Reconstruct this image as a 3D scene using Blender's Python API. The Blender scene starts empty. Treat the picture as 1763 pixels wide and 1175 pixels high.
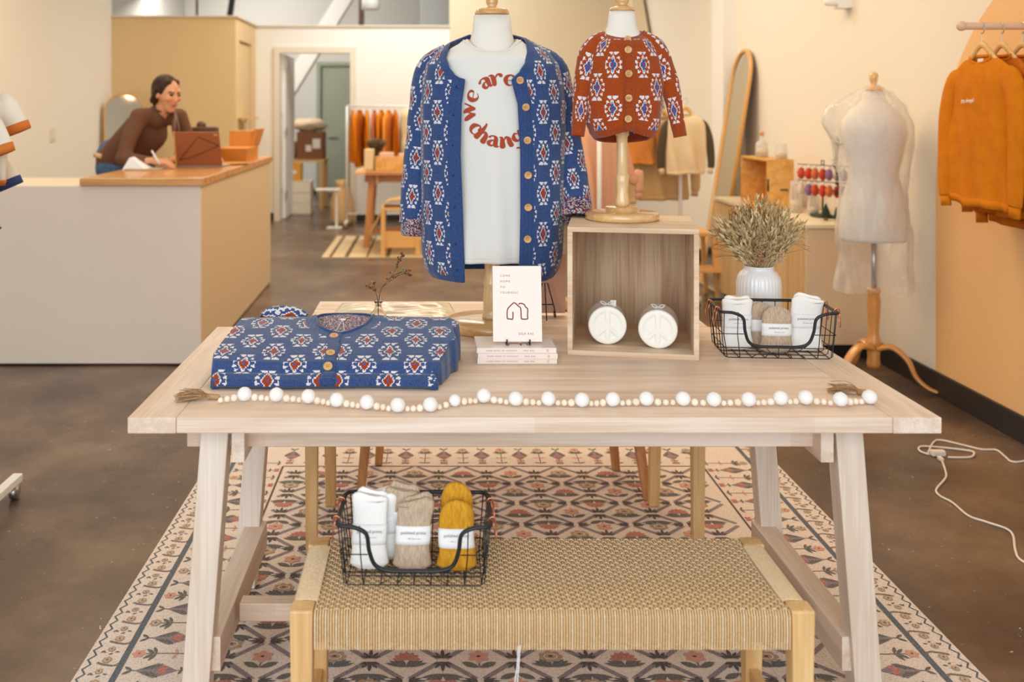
import bpy, math, random
from mathutils import Vector, Matrix, Euler, noise
random.seed(7)
S = bpy.context.scene
COL = S.collection
pi = math.pi
# ---------------------------------------------------------------- camera
cam_d = bpy.data.cameras.new('camera'); cam = bpy.data.objects.new('camera', cam_d); COL.objects.link(cam)
cam.location = (0, 0, 1.43); cam.rotation_euler = (pi/2, 0, 0)
cam_d.sensor_width = 36; cam_d.lens = 35.0
cam_d.shift_x = 0.0791; cam_d.shift_y = -0.2255
cam_d.dof.use_dof = True; cam_d.dof.focus_distance = 2.75; cam_d.dof.aperture_fstop = 2.9
cam_d.clip_end = 60
S.camera = cam
S.view_settings.view_transform = 'Standard'; S.view_settings.look = 'None'
S.view_settings.exposure = -0.16; S.view_settings.gamma = 1
# ---------------------------------------------------------------- sky and lights
def lin(c):
    return tuple(((x/255)/12.92 if x/255 <= .04045 else ((x/255+.055)/1.055)**2.4) for x in c) + (1,)
w = bpy.data.worlds.new('daylight'); S.world = w; w.use_nodes = True
w.node_tree.nodes['Background'].inputs[0].default_value = (.80, .90, 1.0, 1)
w.node_tree.nodes['Background'].inputs[1].default_value = 1.0
def area(name, loc, target, sx, sy, power, col, shape='RECTANGLE', spread=None):
    d = bpy.data.lights.new(name, 'AREA'); d.shape = shape; d.size = sx
    if shape in ('RECTANGLE', 'ELLIPSE'): d.size_y = sy
    d.energy = power; d.color = col
    if spread: d.spread = spread
    o = bpy.data.objects.new(name, d); COL.objects.link(o); o.location = loc
    o.rotation_euler = (Vector(target)-Vector(loc)).to_track_quat('-Z', 'Y').to_euler()
    return o
WARM = (1.0, .78, .50); COOL = (.84, .92, 1.0)
area('storefront_window_light', (-.6, -1.9, 1.9), (.3, 4, .9), 4.6, 2.6, 172, COOL)
area('ceiling_fixture_front', (.2, 3.6, 3.3), (.2, 3.9, 0), 1.6, .5, 16, (1, .82, .58))
area('ceiling_fixture_table', (.6, 5.6, 3.3), (.9, 5.9, 0), 2.2, .5, 48, (1.0, .68, .36))
area('ceiling_fixture_middle', (.2, 8.2, 3.3), (.3, 8.4, 0), 2.6, .8, 46, WARM)
area('skylight_right', (1.0, 7.3, 3.95), (1.9, 7.4, 0), 1.2, 1.6, 50, (.84, .95, 1.0))
area('skylight_rear', (-.3, 11.6, 3.95), (-.4, 12.2, 0), 1.8, 1.0, 95, (.80, .91, 1.0))
area('left_wall_fill', (-2.4, 5.6, 3.95), (-3.2, 6.6, 0), 1.4, 2.4, 55, (.84, .95, 1.0))  # added cool fill, makes the left wall brighter; no roof opening here
area('ceiling_fixture_rear', (-.6, 10.8, 3.3), (-.6, 11.0, 0), 2.6, .8, 34, (1, .80, .56))
area('ceiling_fixture_counter', (-2.2, 7.6, 3.3), (-2.2, 7.8, 0), 1.2, .6, 34, WARM)
area('stock_room_light', (-3.1, 14.8, 3.8), (-1.8, 15.4, 1.5), 1.6, 2.4, 190, (1, .95, .88))
# ---------------------------------------------------------------- materials
def newmat(name):
    m = bpy.data.materials.new(name); m.use_nodes = True
    return m, m.node_tree, m.node_tree.nodes['Principled BSDF']
def mat(name, c1, c2=None, sc=(8, 8, 8), rough=.6, bump=0, detail=4, metal=0, lo=.35, hi=.65, spec=.5, nscale=1, bdist=.002, sheen=0, emit=None, trans=0, coat=0, rr=None, c3=None):
    m, t, b = newmat(name)
    b.inputs['Base Color'].default_value = lin(c1)
    b.inputs['Roughness'].default_value = rough; b.inputs['Metallic'].default_value = metal
    b.inputs['Specular IOR Level'].default_value = spec
    if sheen: b.inputs['Sheen Weight'].default_value = sheen; b.inputs['Sheen Roughness'].default_value = .5
    if coat: b.inputs['Coat Weight'].default_value = coat; b.inputs['Coat Roughness'].default_value = .12
    if trans: b.inputs['Transmission Weight'].default_value = trans; b.inputs['IOR'].default_value = 1.45
    if c2 or bump:
        tc = t.nodes.new('ShaderNodeTexCoord'); mp = t.nodes.new('ShaderNodeMapping'); mp.inputs['Scale'].default_value = sc
        nz = t.nodes.new('ShaderNodeTexNoise'); nz.inputs['Scale'].default_value = nscale; nz.inputs['Detail'].default_value = detail
        t.links.new(tc.outputs['Object'], mp.inputs[0]); t.links.new(mp.outputs[0], nz.inputs['Vector'])
        if c2:
            r = t.nodes.new('ShaderNodeValToRGB'); r.color_ramp.elements[0].position = lo; r.color_ramp.elements[1].position = hi
            r.color_ramp.elements[0].color = lin(c1); r.color_ramp.elements[1].color = lin(c2)
            if c3:
                e = r.color_ramp.elements.new((lo+hi)/2); e.color = lin(c3)
            t.links.new(nz.outputs['Fac'], r.inputs[0]); t.links.new(r.outputs[0], b.inputs['Base Color'])
        if bump:
            bp = t.nodes.new('ShaderNodeBump'); bp.inputs['Strength'].default_value = bump; bp.inputs['Distance'].default_value = bdist
            t.links.new(nz.outputs['Fac'], bp.inputs['Height']); t.links.new(bp.outputs[0], b.inputs['Normal'])
        if rr:
            mr = t.nodes.new('ShaderNodeMapRange'); mr.inputs[3].default_value = rr[0]; mr.inputs[4].default_value = rr[1]
            t.links.new(nz.outputs['Fac'], mr.inputs[0]); t.links.new(mr.outputs[0], b.inputs['Roughness'])
    return m
def wood(name, c1, c2, axis='X', rough=.55, coat=0, planks=None, f=1.0):
    """long soft grain along one axis, with a fine grain on top and, for planks, a tone per stave"""
    m, t, b = newmat(name)
    N = t.nodes.new; L = t.links.new
    s = {'X': (1.1, 16, 16), 'Y': (16, 1.1, 16), 'Z': (16, 16, 1.1)}[axis]
    s2 = {'X': (5, 160, 160), 'Y': (160, 5, 160), 'Z': (160, 160, 5)}[axis]
    tc = N('ShaderNodeTexCoord')
    def nz(sc, det, dist=0):
        mp = N('ShaderNodeMapping'); mp.inputs['Scale'].default_value = [k*f for k in sc]; n = N('ShaderNodeTexNoise'); n.inputs['Scale'].default_value = 1
        n.inputs['Detail'].default_value = det; n.inputs['Distortion'].default_value = dist
        L(tc.outputs['Object'], mp.inputs[0]); L(mp.outputs[0], n.inputs['Vector']); return n.outputs['Fac']
    a = nz(s, 3, .6); c = nz(s2, 2)
    ad = N('ShaderNodeMath'); ad.operation = 'MULTIPLY_ADD'; ad.inputs[1].default_value = .45; L(c, ad.inputs[0])
    sb = N('ShaderNodeMath'); sb.operation = 'SUBTRACT'; sb.inputs[1].default_value = .22; L(a, sb.inputs[0]); L(sb.outputs[0], ad.inputs[2])
    fac = ad.outputs[0]
    if planks:
        br = N('ShaderNodeTexBrick'); br.offset = .37; br.inputs['Color1'].default_value = (0, 0, 0, 1); br.inputs['Color2'].default_value = (1, 1, 1, 1)
        br.inputs['Mortar Size'].default_value = 0; br.inputs['Bias'].default_value = 0
        br.inputs['Brick Width'].default_value = planks[0]; br.inputs['Row Height'].default_value = planks[1]; br.inputs['Scale'].default_value = 1
        L(tc.outputs['Object'], br.inputs['Vector'])
        m3 = N('ShaderNodeMath'); m3.operation = 'MULTIPLY_ADD'; m3.inputs[1].default_value = .16; L(br.outputs['Color'], m3.inputs[0])
        s3 = N('ShaderNodeMath'); s3.operation = 'SUBTRACT'; s3.inputs[1].default_value = .08; L(fac, s3.inputs[0]); L(s3.outputs[0], m3.inputs[2]); fac = m3.outputs[0]
    r = N('ShaderNodeValToRGB'); r.color_ramp.elements[0].position = .36; r.color_ramp.elements[1].position = .64
    r.color_ramp.elements[0].color = lin(c2); r.color_ramp.elements[1].color = lin(c1)
    L(fac, r.inputs[0]); L(r.outputs[0], b.inputs['Base Color'])
    b.inputs['Roughness'].default_value = rough
    if coat: b.inputs['Coat Weight'].default_value = coat; b.inputs['Coat Roughness'].default_value = .1
    return m
def knit(name, c1, c2, band=False):
    """knitted yarn: stitch relief from the UV map (metres), heathered colour"""
    m, t, b = newmat(name); N = t.nodes.new; L = t.links.new
    uv = N('ShaderNodeUVMap'); tc = N('ShaderNodeTexCoord')
    n = N('ShaderNodeTexNoise'); n.inputs['Scale'].default_value = 420; n.inputs['Detail'].default_value = 1; L(tc.outputs['Object'], n.inputs['Vector'])
    r = N('ShaderNodeValToRGB'); r.color_ramp.elements[0].position = .36; r.color_ramp.elements[1].position = .66
    r.color_ramp.elements[0].color = lin(c2); r.color_ramp.elements[1].color = lin(c1); L(n.outputs['Fac'], r.inputs[0]); L(r.outputs[0], b.inputs['Base Color'])
    b.inputs['Roughness'].default_value = .9; b.inputs['Sheen Weight'].default_value = .25; b.inputs['Specular IOR Level'].default_value = .15
    wv = N('ShaderNodeTexWave'); wv.inputs['Scale'].default_value = (1/.0035 if not band else 1/.006)/3.1416*.5*1.0
    wv.inputs['Distortion'].default_value = 1.5; wv.inputs['Detail'].default_value = 1; L(uv.outputs[0], wv.inputs['Vector'])
    bp = N('ShaderNodeBump'); bp.inputs['Strength'].default_value = .6 if band else .2; bp.inputs['Distance'].default_value = .0018
    L(wv.outputs['Fac'], bp.inputs['Height']); L(bp.outputs[0], b.inputs['Normal'])
    return m
def plastic(name, op=.25, rough=.08, tint=(235, 230, 222)):
    """thin clear film: mostly see-through, catching light on its folds"""
    m = bpy.data.materials.new(name); m.use_nodes = True; t = m.node_tree; N = t.nodes.new; L = t.links.new
    out = t.nodes['Material Output']; b = t.nodes['Principled BSDF']
    b.inputs['Base Color'].default_value = lin(tint); b.inputs['Roughness'].default_value = rough; b.inputs['Specular IOR Level'].default_value = .9
    tr = N('ShaderNodeBsdfTransparent'); lw = N('ShaderNodeLayerWeight'); lw.inputs[0].default_value = .45
    mr = N('ShaderNodeMapRange'); mr.inputs[3].default_value = op*.35; mr.inputs[4].default_value = min(1, op*2.4); L(lw.outputs['Facing'], mr.inputs[0])
    mx = N('ShaderNodeMixShader'); L(mr.outputs[0], mx.inputs[0]); L(tr.outputs[0], mx.inputs[1]); L(b.outputs[0], mx.inputs[2]); L(mx.outputs[0], out.inputs[0])
    return m
M = {}
M['wall'] = mat('warm_white_paint', (238, 232, 220), rough=.85)
M['tan'] = mat('tan_paint', (226, 196, 146), rough=.85)
M['taupe'] = mat('beige_paint', (226, 206, 172), rough=.85)
M['white'] = mat('white_satin', (235, 232, 226), rough=.5)
M['trimw'] = mat('cream_trim_paint', (226, 214, 192), rough=.5)
M['black'] = mat('black_baseboard', (38, 34, 32), rough=.5)
M['blackmetal'] = mat('black_powder_coat', (26, 27, 32), rough=.45)
M['grey'] = mat('pale_grey_paint', (205, 203, 198), rough=.8)
M['greydoor'] = mat('sage_grey_door_paint', (150, 156, 138), rough=.5)
M['brownmetal'] = mat('brown_steel', (110, 82, 62), rough=.5)
M['steel'] = mat('brushed_steel', (190, 186, 180), rough=.3, metal=1)
M['copper'] = mat('copper_wire', (226, 150, 120), rough=.28, metal=1)
M['tablewoodX'] = wood('pale_washed_wood_along', (238, 217, 198), (218, 188, 162), 'X', .5, planks=(.62, .075))
M['tablewoodY'] = wood('pale_washed_wood_across', (238, 217, 198), (218, 190, 164), 'Y', .5)
M['tablewoodZ'] = wood('pale_washed_wood_upright', (240, 224, 208), (222, 200, 178), 'Z', .5)
M['beechZ'] = wood('golden_oak_upright', (232, 192, 134), (208, 160, 100), 'Z', .5)
M['beechX'] = wood('golden_oak_along', (232, 192, 134), (206, 158, 98), 'X', .5)
M['beechY'] = wood('golden_oak_depth', (230, 188, 130), (204, 156, 98), 'Y', .5)
M['cedarZ'] = wood('warm_brown_wood_upright', (206, 146, 88), (176, 112, 60), 'Z', .5)
M['cedarX'] = wood('warm_brown_wood_along', (206, 146, 88), (176, 112, 60), 'X', .5)
M['lacqZ'] = wood('lacquered_beech_upright', (236, 202, 150), (214, 168, 108), 'Z', .28, coat=.7)
M['lacqX'] = wood('lacquered_beech_along', (232, 190, 130), (205, 150, 88), 'X', .28, coat=.7, f=.7)
M['boxX'] = wood('pale_paulownia_along', (230, 204, 174), (208, 174, 140), 'X', .6)
M['boxZ'] = wood('paulownia_panel_upright', (205, 172, 136), (166, 128, 94), 'Z', .6, f=1.3)
M['butcher'] = wood('butcher_block', (222, 162, 92), (186, 120, 58), 'X', .35, coat=.3, planks=(.16, .04))
M['cabinet'] = wood('light_oak_veneer', (226, 190, 138), (206, 168, 116), 'Z', .55)
M['cabtop'] = mat('pale_laminate', (236, 218, 186), rough=.35)
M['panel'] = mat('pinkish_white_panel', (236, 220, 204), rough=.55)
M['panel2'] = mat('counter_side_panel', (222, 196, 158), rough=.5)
M['cord'] = mat('paper_cord', (234, 198, 148), (208, 168, 118), (300, 300, 300), rough=.85, bump=.3)
M['cordlight'] = mat('paper_cord_light', (240, 214, 174), (218, 186, 144), (300, 300, 300), rough=.85, bump=.3)
M['blue'] = knit('blue_wool_knit', (66, 90, 138), (42, 61, 105))
M['blueband'] = knit('blue_ribbed_knit', (60, 86, 136), (40, 60, 104), True)
M['rust'] = knit('rust_wool_knit', (172, 76, 26), (144, 56, 14))
M['rustband'] = knit('rust_ribbed_knit', (170, 74, 26), (140, 54, 14), True)
M['knitwhite'] = knit('white_wool_knit', (236, 230, 228), (206, 200, 204))
M['kred'] = knit('rust_motif_yarn', (168, 66, 22), (140, 48, 14))
M['kblue'] = knit('blue_motif_yarn', (76, 98, 158), (52, 74, 134))
M['kcream'] = knit('fleck_cream', (214, 196, 190), (170, 150, 150))
M['kdark'] = knit('fleck_dark', (60, 52, 74), (40, 34, 54))
M['cotton'] = mat('white_cotton_jersey', (226, 222, 214), rough=.9, bump=.15, sc=(30, 30, 30), sheen=.1, bdist=.003)
M['linenform'] = mat('white_linen_form', (236, 228, 216), rough=.85)
M['print'] = mat('rust_print_ink', (170, 66, 34), rough=.8)
M['button'] = wood('light_wood_button', (226, 178, 118), (196, 142, 84), 'X', .45, f=6)
M['hole'] = mat('dark_hole', (50, 34, 26), rough=.9)
M['bookpink'] = mat('pale_pink_card', (240, 224, 212), rough=.45, coat=.3)
M['paper'] = mat('white_paper', (240, 236, 232), rough=.7)
M['plum'] = mat('plum_ink', (130, 52, 62), rough=.6)
M['greyink'] = mat('grey_ink', (120, 110, 112), rough=.7)
M['wax'] = mat('white_candle_wax', (244, 238, 226), rough=.45)
M['wrap'] = mat('cloudy_wrap', (214, 204, 194), rough=.2, coat=.6)
M['ceramic'] = mat('white_glazed_ceramic', (238, 236, 234), rough=.22, coat=.5)
M['socwhite'] = mat('white_ribbed_sock', (242, 238, 232), rough=.95, bump=.5, sc=(160, 160, 40), bdist=.002)
M['socbeige'] = mat('oatmeal_ribbed_sock', (200, 176, 150), (172, 148, 124), (260, 260, 60), rough=.95, bump=.6, bdist=.002)
M['socgold'] = mat('mustard_ribbed_sock', (216, 156, 34), (190, 128, 22), (260, 260, 60), rough=.95, bump=.5, bdist=.002)
M['felt'] = mat('white_felt', (244, 240, 236), rough=1, bump=.8, sc=(300, 300, 300), bdist=.002, sheen=.4)
M['bead'] = mat('raw_wood_bead', (244, 230, 212), (236, 214, 188), (40, 40, 40), rough=.6)
M['jute'] = mat('jute_string', (190, 152, 110), (160, 122, 82), (200, 200, 200), rough=.95)
M['glass'] = mat('clear_glass', (250, 244, 236), rough=.03, trans=1)
M['film'] = plastic('clear_plastic_bag', .36, .14)
M['clear'] = plastic('clear_jar_glass', .35, .04)
M['cello'] = plastic('crinkled_cellophane', .62, .12, (240, 225, 200))
M['mirror'] = mat('mirror_glass', (205, 200, 190), rough=.04, metal=1)
M['concrete'] = None
def concrete():
    m, t, b = newmat('stained_concrete'); N = t.nodes.new; L = t.links.new
    tc = N('ShaderNodeTexCoord')
    def nz(sc, det, rg=.5):
        n = N('ShaderNodeTexNoise'); n.inputs['Scale'].default_value = sc; n.inputs['Detail'].default_value = det; n.inputs['Roughness'].default_value = rg
        L(tc.outputs['Object'], n.inputs['Vector']); return n.outputs['Fac']
    def ramp(fac, stops):
        r = N('ShaderNodeValToRGB'); e = r.color_ramp.elements
        e[0].position, e[0].color = stops[0][0], lin(stops[0][1]); e[1].position, e[1].color = stops[-1][0], lin(stops[-1][1])
        for p, c in stops[1:-1]: k = e.new(p); k.color = lin(c)
        L(fac, r.inputs[0]); return r.outputs[0]
    base = ramp(nz(2.2, 8, .62), [(.34, (76, 60, 50)), (.5, (102, 81, 65)), (.66, (128, 104, 84))])
    spot = ramp(nz(9, 5, .6), [(.68, (0, 0, 0)), (.78, (255, 255, 255))])
    mx = N('ShaderNodeMix'); mx.data_type = 'RGBA'; L(spot, mx.inputs[0]); L(base, mx.inputs[6]); mx.inputs[7].default_value = lin((172, 152, 132))
    mf = N('ShaderNodeMath'); mf.operation = 'MULTIPLY'; mf.inputs[1].default_value = .55; L(spot, mf.inputs[0]); L(mf.outputs[0], mx.inputs[0])
    L(mx.outputs[2], b.inputs['Base Color'])
    fl = ramp(nz(52, 2, .5), [(.735, (0, 0, 0)), (.76, (255, 255, 255))])
    m2 = N('ShaderNodeMix'); m2.data_type = 'RGBA'; L(fl, m2.inputs[0]); L(mx.outputs[2], m2.inputs[6]); m2.inputs[7].default_value = lin((196, 184, 170)); L(m2.outputs[2], b.inputs['Base Color'])
    mr = N('ShaderNodeMapRange'); mr.inputs[3].default_value = .18; mr.inputs[4].default_value = .42; L(nz(3, 6), mr.inputs[0]); L(mr.outputs[0], b.inputs['Roughness'])
    return m
M['concrete'] = concrete()
def C(name, c, rough=.6, **k):
    if name not in M: M[name] = mat(name, c, rough=rough, **k)
    return M[name]
# ---------------------------------------------------------------- helpers
WM = {}
def empty(name, loc, label, cat, group=None, rz=0, rot=None):
    o = bpy.data.objects.new(name, None); COL.objects.link(o); o.empty_display_size = .05
    o.location = loc; o.rotation_euler = rot or (0, 0, rz)
    WM[o.name] = Matrix.Translation(loc) @ Euler(rot or (0, 0, rz)).to_matrix().to_4x4()
    return tag(o, label, cat, group)
def tag(o, label, cat=None, group=None, kind=None):
    o['label'] = label
    if cat: o['category'] = cat
    if group: o['group'] = group
    if kind: o['kind'] = kind
    return o
def structure(o): o['kind'] = 'structure'; return o
def copy_tree(o, parent=None):
    c = o.copy(); COL.objects.link(c)
    if parent: c.parent = parent
    for ch in list(o.children): copy_tree(ch, c)
    WM[c.name] = WM.get(o.name, Matrix())
    return c
def V(*a): return Vector(a)
def frame(d):
    d = d.normalized(); up = V(0, 0, 1) if abs(d.z) < .95 else V(1, 0, 0)
    x = d.cross(up).normalized(); y = x.cross(d).normalized(); return x, y
def spline(pts, n=8, closed=False):
    pts = [Vector(p) for p in pts]; out = []; m = len(pts)
    rng = m if closed else m-1
    for i in range(rng):
        if closed: p0, p1, p2, p3 = pts[(i-1) % m], pts[i], pts[(i+1) % m], pts[(i+2) % m]
        else: p0, p1, p2, p3 = pts[max(i-1, 0)], pts[i], pts[i+1], pts[min(i+2, m-1)]
        for k in range(n):
            t = k/n
            out.append(.5*((2*p1)+(p2-p0)*t+(2*p0-5*p1+4*p2-p3)*t*t+(3*p1-p0-3*p2+p3)*t**3))
    if not closed: out.append(pts[-1])
    return out
def lerp1(tab, t):
    """tab: list of (t, value); smooth interpolation"""
    if t <= tab[0][0]: return tab[0][1]
    for (a, va), (b, vb) in zip(tab, tab[1:]):
        if t <= b:
            k = (t-a)/(b-a); k = k*k*(3-2*k)*.5+k*.5
            return va+(vb-va)*k
    return tab[-1][1]
class MB:
    def __init__(s): s.v = []; s.f = []; s.m = []; s.uv = {}; s.T = None
    def pt(s, p):
        p = Vector(p)
        if s.T is not None: p = s.T @ p
        s.v.append(p); return len(s.v)-1
    def face(s, idx, m=0): s.f.append(tuple(idx)); s.m.append(m)
    def poly(s, pts, m=0): s.face([s.pt(p) for p in pts], m)
    def box(s, x0, x1, y0, y1, z0, z1, m=0):
        i = [s.pt((x, y, z)) for z in (z0, z1) for y in (y0, y1) for x in (x0, x1)]
        for q in ((0, 2, 3, 1), (4, 5, 7, 6), (0, 1, 5, 4), (2, 6, 7, 3), (0, 4, 6, 2), (1, 3, 7, 5)): s.face([i[k] for k in q], m)
        return s
    def hexa(s, lo, hi, m=0):
        """eight corners: lo four (ccw from above), hi four"""
        i = [s.pt(p) for p in list(lo)+list(hi)]
        for q in ((3, 2, 1, 0), (4, 5, 6, 7), (0, 1, 5, 4), (1, 2, 6, 5), (2, 3, 7, 6), (3, 0, 4, 7)): s.face([i[k] for k in q], m)
        return s
    def beam(s, p0, p1, w, h, m=0, up=None):
        p0 = Vector(p0); p1 = Vector(p1); d = (p1-p0).normalized()
        u = Vector(up) if up else (V(0, 0, 1) if abs(d.z) < .9 else V(0, 1, 0))
        x = d.cross(u).normalized()*w/2; y = x.cross(d).normalized()*h/2
        return s.hexa([p0-x-y, p0+x-y, p0+x+y, p0-x+y], [p1-x-y, p1+x-y, p1+x+y, p1-x+y], m)
    def tube(s, path, r, seg=8, m=0, closed=False, cap=True, flat=1.0, up=None):
        path = [Vector(p) for p in path]; n = len(path); rings = []
        rf = r if callable(r) else (lambda t: r)
        px = None
        for i, p in enumerate(path):
            a = path[(i-1) % n] if (i or closed) else path[0]; b = path[(i+1) % n] if (i < n-1 or closed) else path[-1]
            d = (b-a)
            if d.length < 1e-9: d = V(0, 0, 1)
            d.normalize()
            if up is not None: x = d.cross(Vector(up)).normalized()
            elif px is None: x = frame(d)[0]
            else:
                x = px-d*px.dot(d); x = x.normalized() if x.length > 1e-6 else frame(d)[0]
            px = x; y = d.cross(x).normalized(); rr = rf(i/max(1, n-1))
            rings.append([s.pt(p+x*rr*math.cos(2*pi*k/seg)+y*rr*flat*math.sin(2*pi*k/seg)) for k in range(seg)])
        for i in range(n if closed else n-1):
            A = rings[i]; B = rings[(i+1) % n]
            for k in range(seg): s.face((A[k], A[(k+1) % seg], B[(k+1) % seg], B[k]), m)
        if cap and not closed: s.face(rings[0][::-1], m); s.face(rings[-1], m)
        return s
    def cap(s, p0, p1, r0, r1, seg=12, m=0):
        p0 = Vector(p0); p1 = Vector(p1); d = (p1-p0); L = d.length; d = d.normalized(); pa = []; rr = []
        for k in range(5): a = pi/2*k/4; pa.append(p0-d*r0*math.cos(a)); rr.append(max(r0*math.sin(a), r0*.06))
        for k in range(5): a = pi/2*k/4; pa.append(p1+d*r1*math.sin(a)); rr.append(max(r1*math.cos(a), r1*.06))
        n = len(pa); return s.tube(pa, lambda t: rr[min(n-1, int(round(t*(n-1))))], seg, m)
    def lathe(s, prof, c=(0, 0, 0), seg=24, m=0, sx=1, sy=1, fn=None):
        rings = []
        for r, z in prof:
            ring = []
            for k in range(seg):
                a = 2*pi*k/seg; q = r*(fn(a, z) if fn else 1)
                ring.append(s.pt((c[0]+q*sx*math.cos(a), c[1]+q*sy*math.sin(a), c[2]+z)))
            rings.append(ring)
        for A, B in zip(rings, rings[1:]):
            for k in range(seg): s.face((A[k], A[(k+1) % seg], B[(k+1) % seg], B[k]), m)
        if prof[0][0] > 1e-4: s.face(rings[0][::-1], m)
        if prof[-1][0] > 1e-4: s.face(rings[-1], m)
        return s
    def ball(s, c, rx, ry=None, rz=None, seg=12, m=0, rot=None, fn=None):
        ry = rx if ry is None else ry; rz = rx if rz is None else rz; c = Vector(c); rg = max(4, seg//2); rings = []
        R = rot if rot is not None else Matrix.Identity(3)
        def P(a, b):
            d = V(math.sin(b)*math.cos(a), math.sin(b)*math.sin(a), math.cos(b)); q = fn(d) if fn else 1
            return c+R @ V(d.x*rx*q, d.y*ry*q, d.z*rz*q)
        top = s.pt(P(0, 0)); bot = s.pt(P(0, pi))
        for j in range(1, rg): rings.append([s.pt(P(2*pi*k/seg, pi*j/rg)) for k in range(seg)])
        for k in range(seg): s.face((top, rings[0][k], rings[0][(k+1) % seg]), m); s.face((bot, rings[-1][(k+1) % seg], rings[-1][k]), m)
        for A, B in zip(rings, rings[1:]):
            for k in range(seg): s.face((A[k], B[k], B[(k+1) % seg], A[(k+1) % seg]), m)
        return s
    def grid(s, nu, nv, pos, mf=None, keep=None, uvf=None, wrap=False):
        n1 = nu if wrap else nu+1
        ids = [[s.pt(pos(i/nu, j/nv)) for i in range(n1)] for j in range(nv+1)]
        for j in range(nv):
            for i in range(nu):
                u = (i+.5)/nu; v = (j+.5)/nv
                if keep and not keep(u, v): continue
                i2 = (i+1) % n1
                if uvf: s.uv[len(s.f)] = [uvf(a/nu, b/nv) for a, b in ((i, j), (i+1, j), (i+1, j+1), (i, j+1))]
                s.face((ids[j][i], ids[j][i2], ids[j+1][i2], ids[j+1][i]), mf(u, v) if mf else 0)
        return s
    def build(s, name, mats, parent=None, smooth=True, bevel=0, solid=0, sub=0, local=False, origin=None, angle=None, remesh=0, sm=0, solid_off=-1):
        me = bpy.data.meshes.new(name)
        if parent is not None and not local:
            inv = WM[parent.name].inverted(); vs = [inv @ p for p in s.v]; wm = WM[parent.name].copy()
        elif parent is not None: vs = s.v; wm = WM[parent.name].copy()
        else:
            if origin is None:
                xs = [p.x for p in s.v]; ys = [p.y for p in s.v]; zs = [p.z for p in s.v]
                origin = V((min(xs)+max(xs))/2, (min(ys)+max(ys))/2, min(zs))
            origin = Vector(origin); vs = [p-origin for p in s.v]; wm = Matrix.Translation(origin)
        me.from_pydata([tuple(p) for p in vs], [], s.f)
        mats = mats if isinstance(mats, (list, tuple)) else [mats]
        for q in mats: me.materials.append(q)
        me.polygons.foreach_set('material_index', s.m)
        me.polygons.foreach_set('use_smooth', [smooth]*len(s.f))
        if s.uv:
            ul = me.uv_layers.new(name='UVMap')
            for fi, co in s.uv.items():
                st = me.polygons[fi].loop_start
                for k, c in enumerate(co): ul.data[st+k].uv = c
        me.update()
        o = bpy.data.objects.new(name, me); COL.objects.link(o); WM[o.name] = wm
        if parent is not None: o.parent = parent
        else: o.location = origin
        if remesh:
            q = o.modifiers.new('fuse', 'REMESH'); q.mode = 'VOXEL'; q.voxel_size = remesh; q.use_smooth_shade = True
        if sm: q = o.modifiers.new('smooth', 'SMOOTH'); q.iterations = sm; q.factor = .5
        if bevel:
            q = o.modifiers.new('bevel', 'BEVEL'); q.width = bevel; q.segments = 2; q.limit_method = 'ANGLE'; q.angle_limit = .7
        if solid: q = o.modifiers.new('solid', 'SOLIDIFY'); q.thickness = solid; q.offset = solid_off
        if sub: q = o.modifiers.new('sub', 'SUBSURF'); q.levels = sub; q.render_levels = sub
        return o
def boxes(name, lst, m, parent=None, bevel=.002, **k):
    b = MB()
    for q in lst: b.box(*q)
    return b.build(name, m, parent, smooth=False, bevel=bevel, **k)
def text(name, body, m, size, T, parent, extrude=.0003, sp=1.0, align='LEFT', fatten=0, mode=None):
    """flat lettering turned into a mesh; T places its plane"""
    cu = bpy.data.curves.new(name, 'FONT'); cu.body = body; cu.size = size; cu.space_character = sp; cu.align_x = align
    cu.extrude = extrude; cu.offset = fatten; cu.resolution_u = 3
    tmp = bpy.data.objects.new(name, cu); COL.objects.link(tmp)
    dg = bpy.context.evaluated_depsgraph_get(); dg.update()
    me = bpy.data.meshes.new_from_object(tmp.evaluated_get(dg)); COL.objects.unlink(tmp); bpy.data.objects.remove(tmp)
    T = WM[parent.name].inverted() @ T if mode != 'local' else T
    me.transform(T); me.materials.clear(); me.materials.append(m)
    o = bpy.data.objects.new(name, me); COL.objects.link(o); o.parent = parent; WM[o.name] = WM[parent.name].copy()
    return o
def plane_T(origin, xdir, ydir):
    x = Vector(xdir).normalized(); y = Vector(ydir).normalized(); z = x.cross(y)
    m = Matrix((x, y, z)).transposed().to_4x4(); m.translation = Vector(origin); return m
# ================================================================ the room
def plane_box(name, *a, m, **k): return structure(boxes(name, [a], m, bevel=0, **k))
plane_box('floor', -4.2, 3.2, -3.0, 17.2, -.12, 0, m=M['concrete'])
plane_box('ceiling', -4.2, 2.8, -1.0, 17.2, 4.0, 4.12, m=M['wall'])
plane_box('wall_left', -3.86, -3.71, -1.0, 11.57, 0, 4.0, m=M['wall'])
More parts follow.
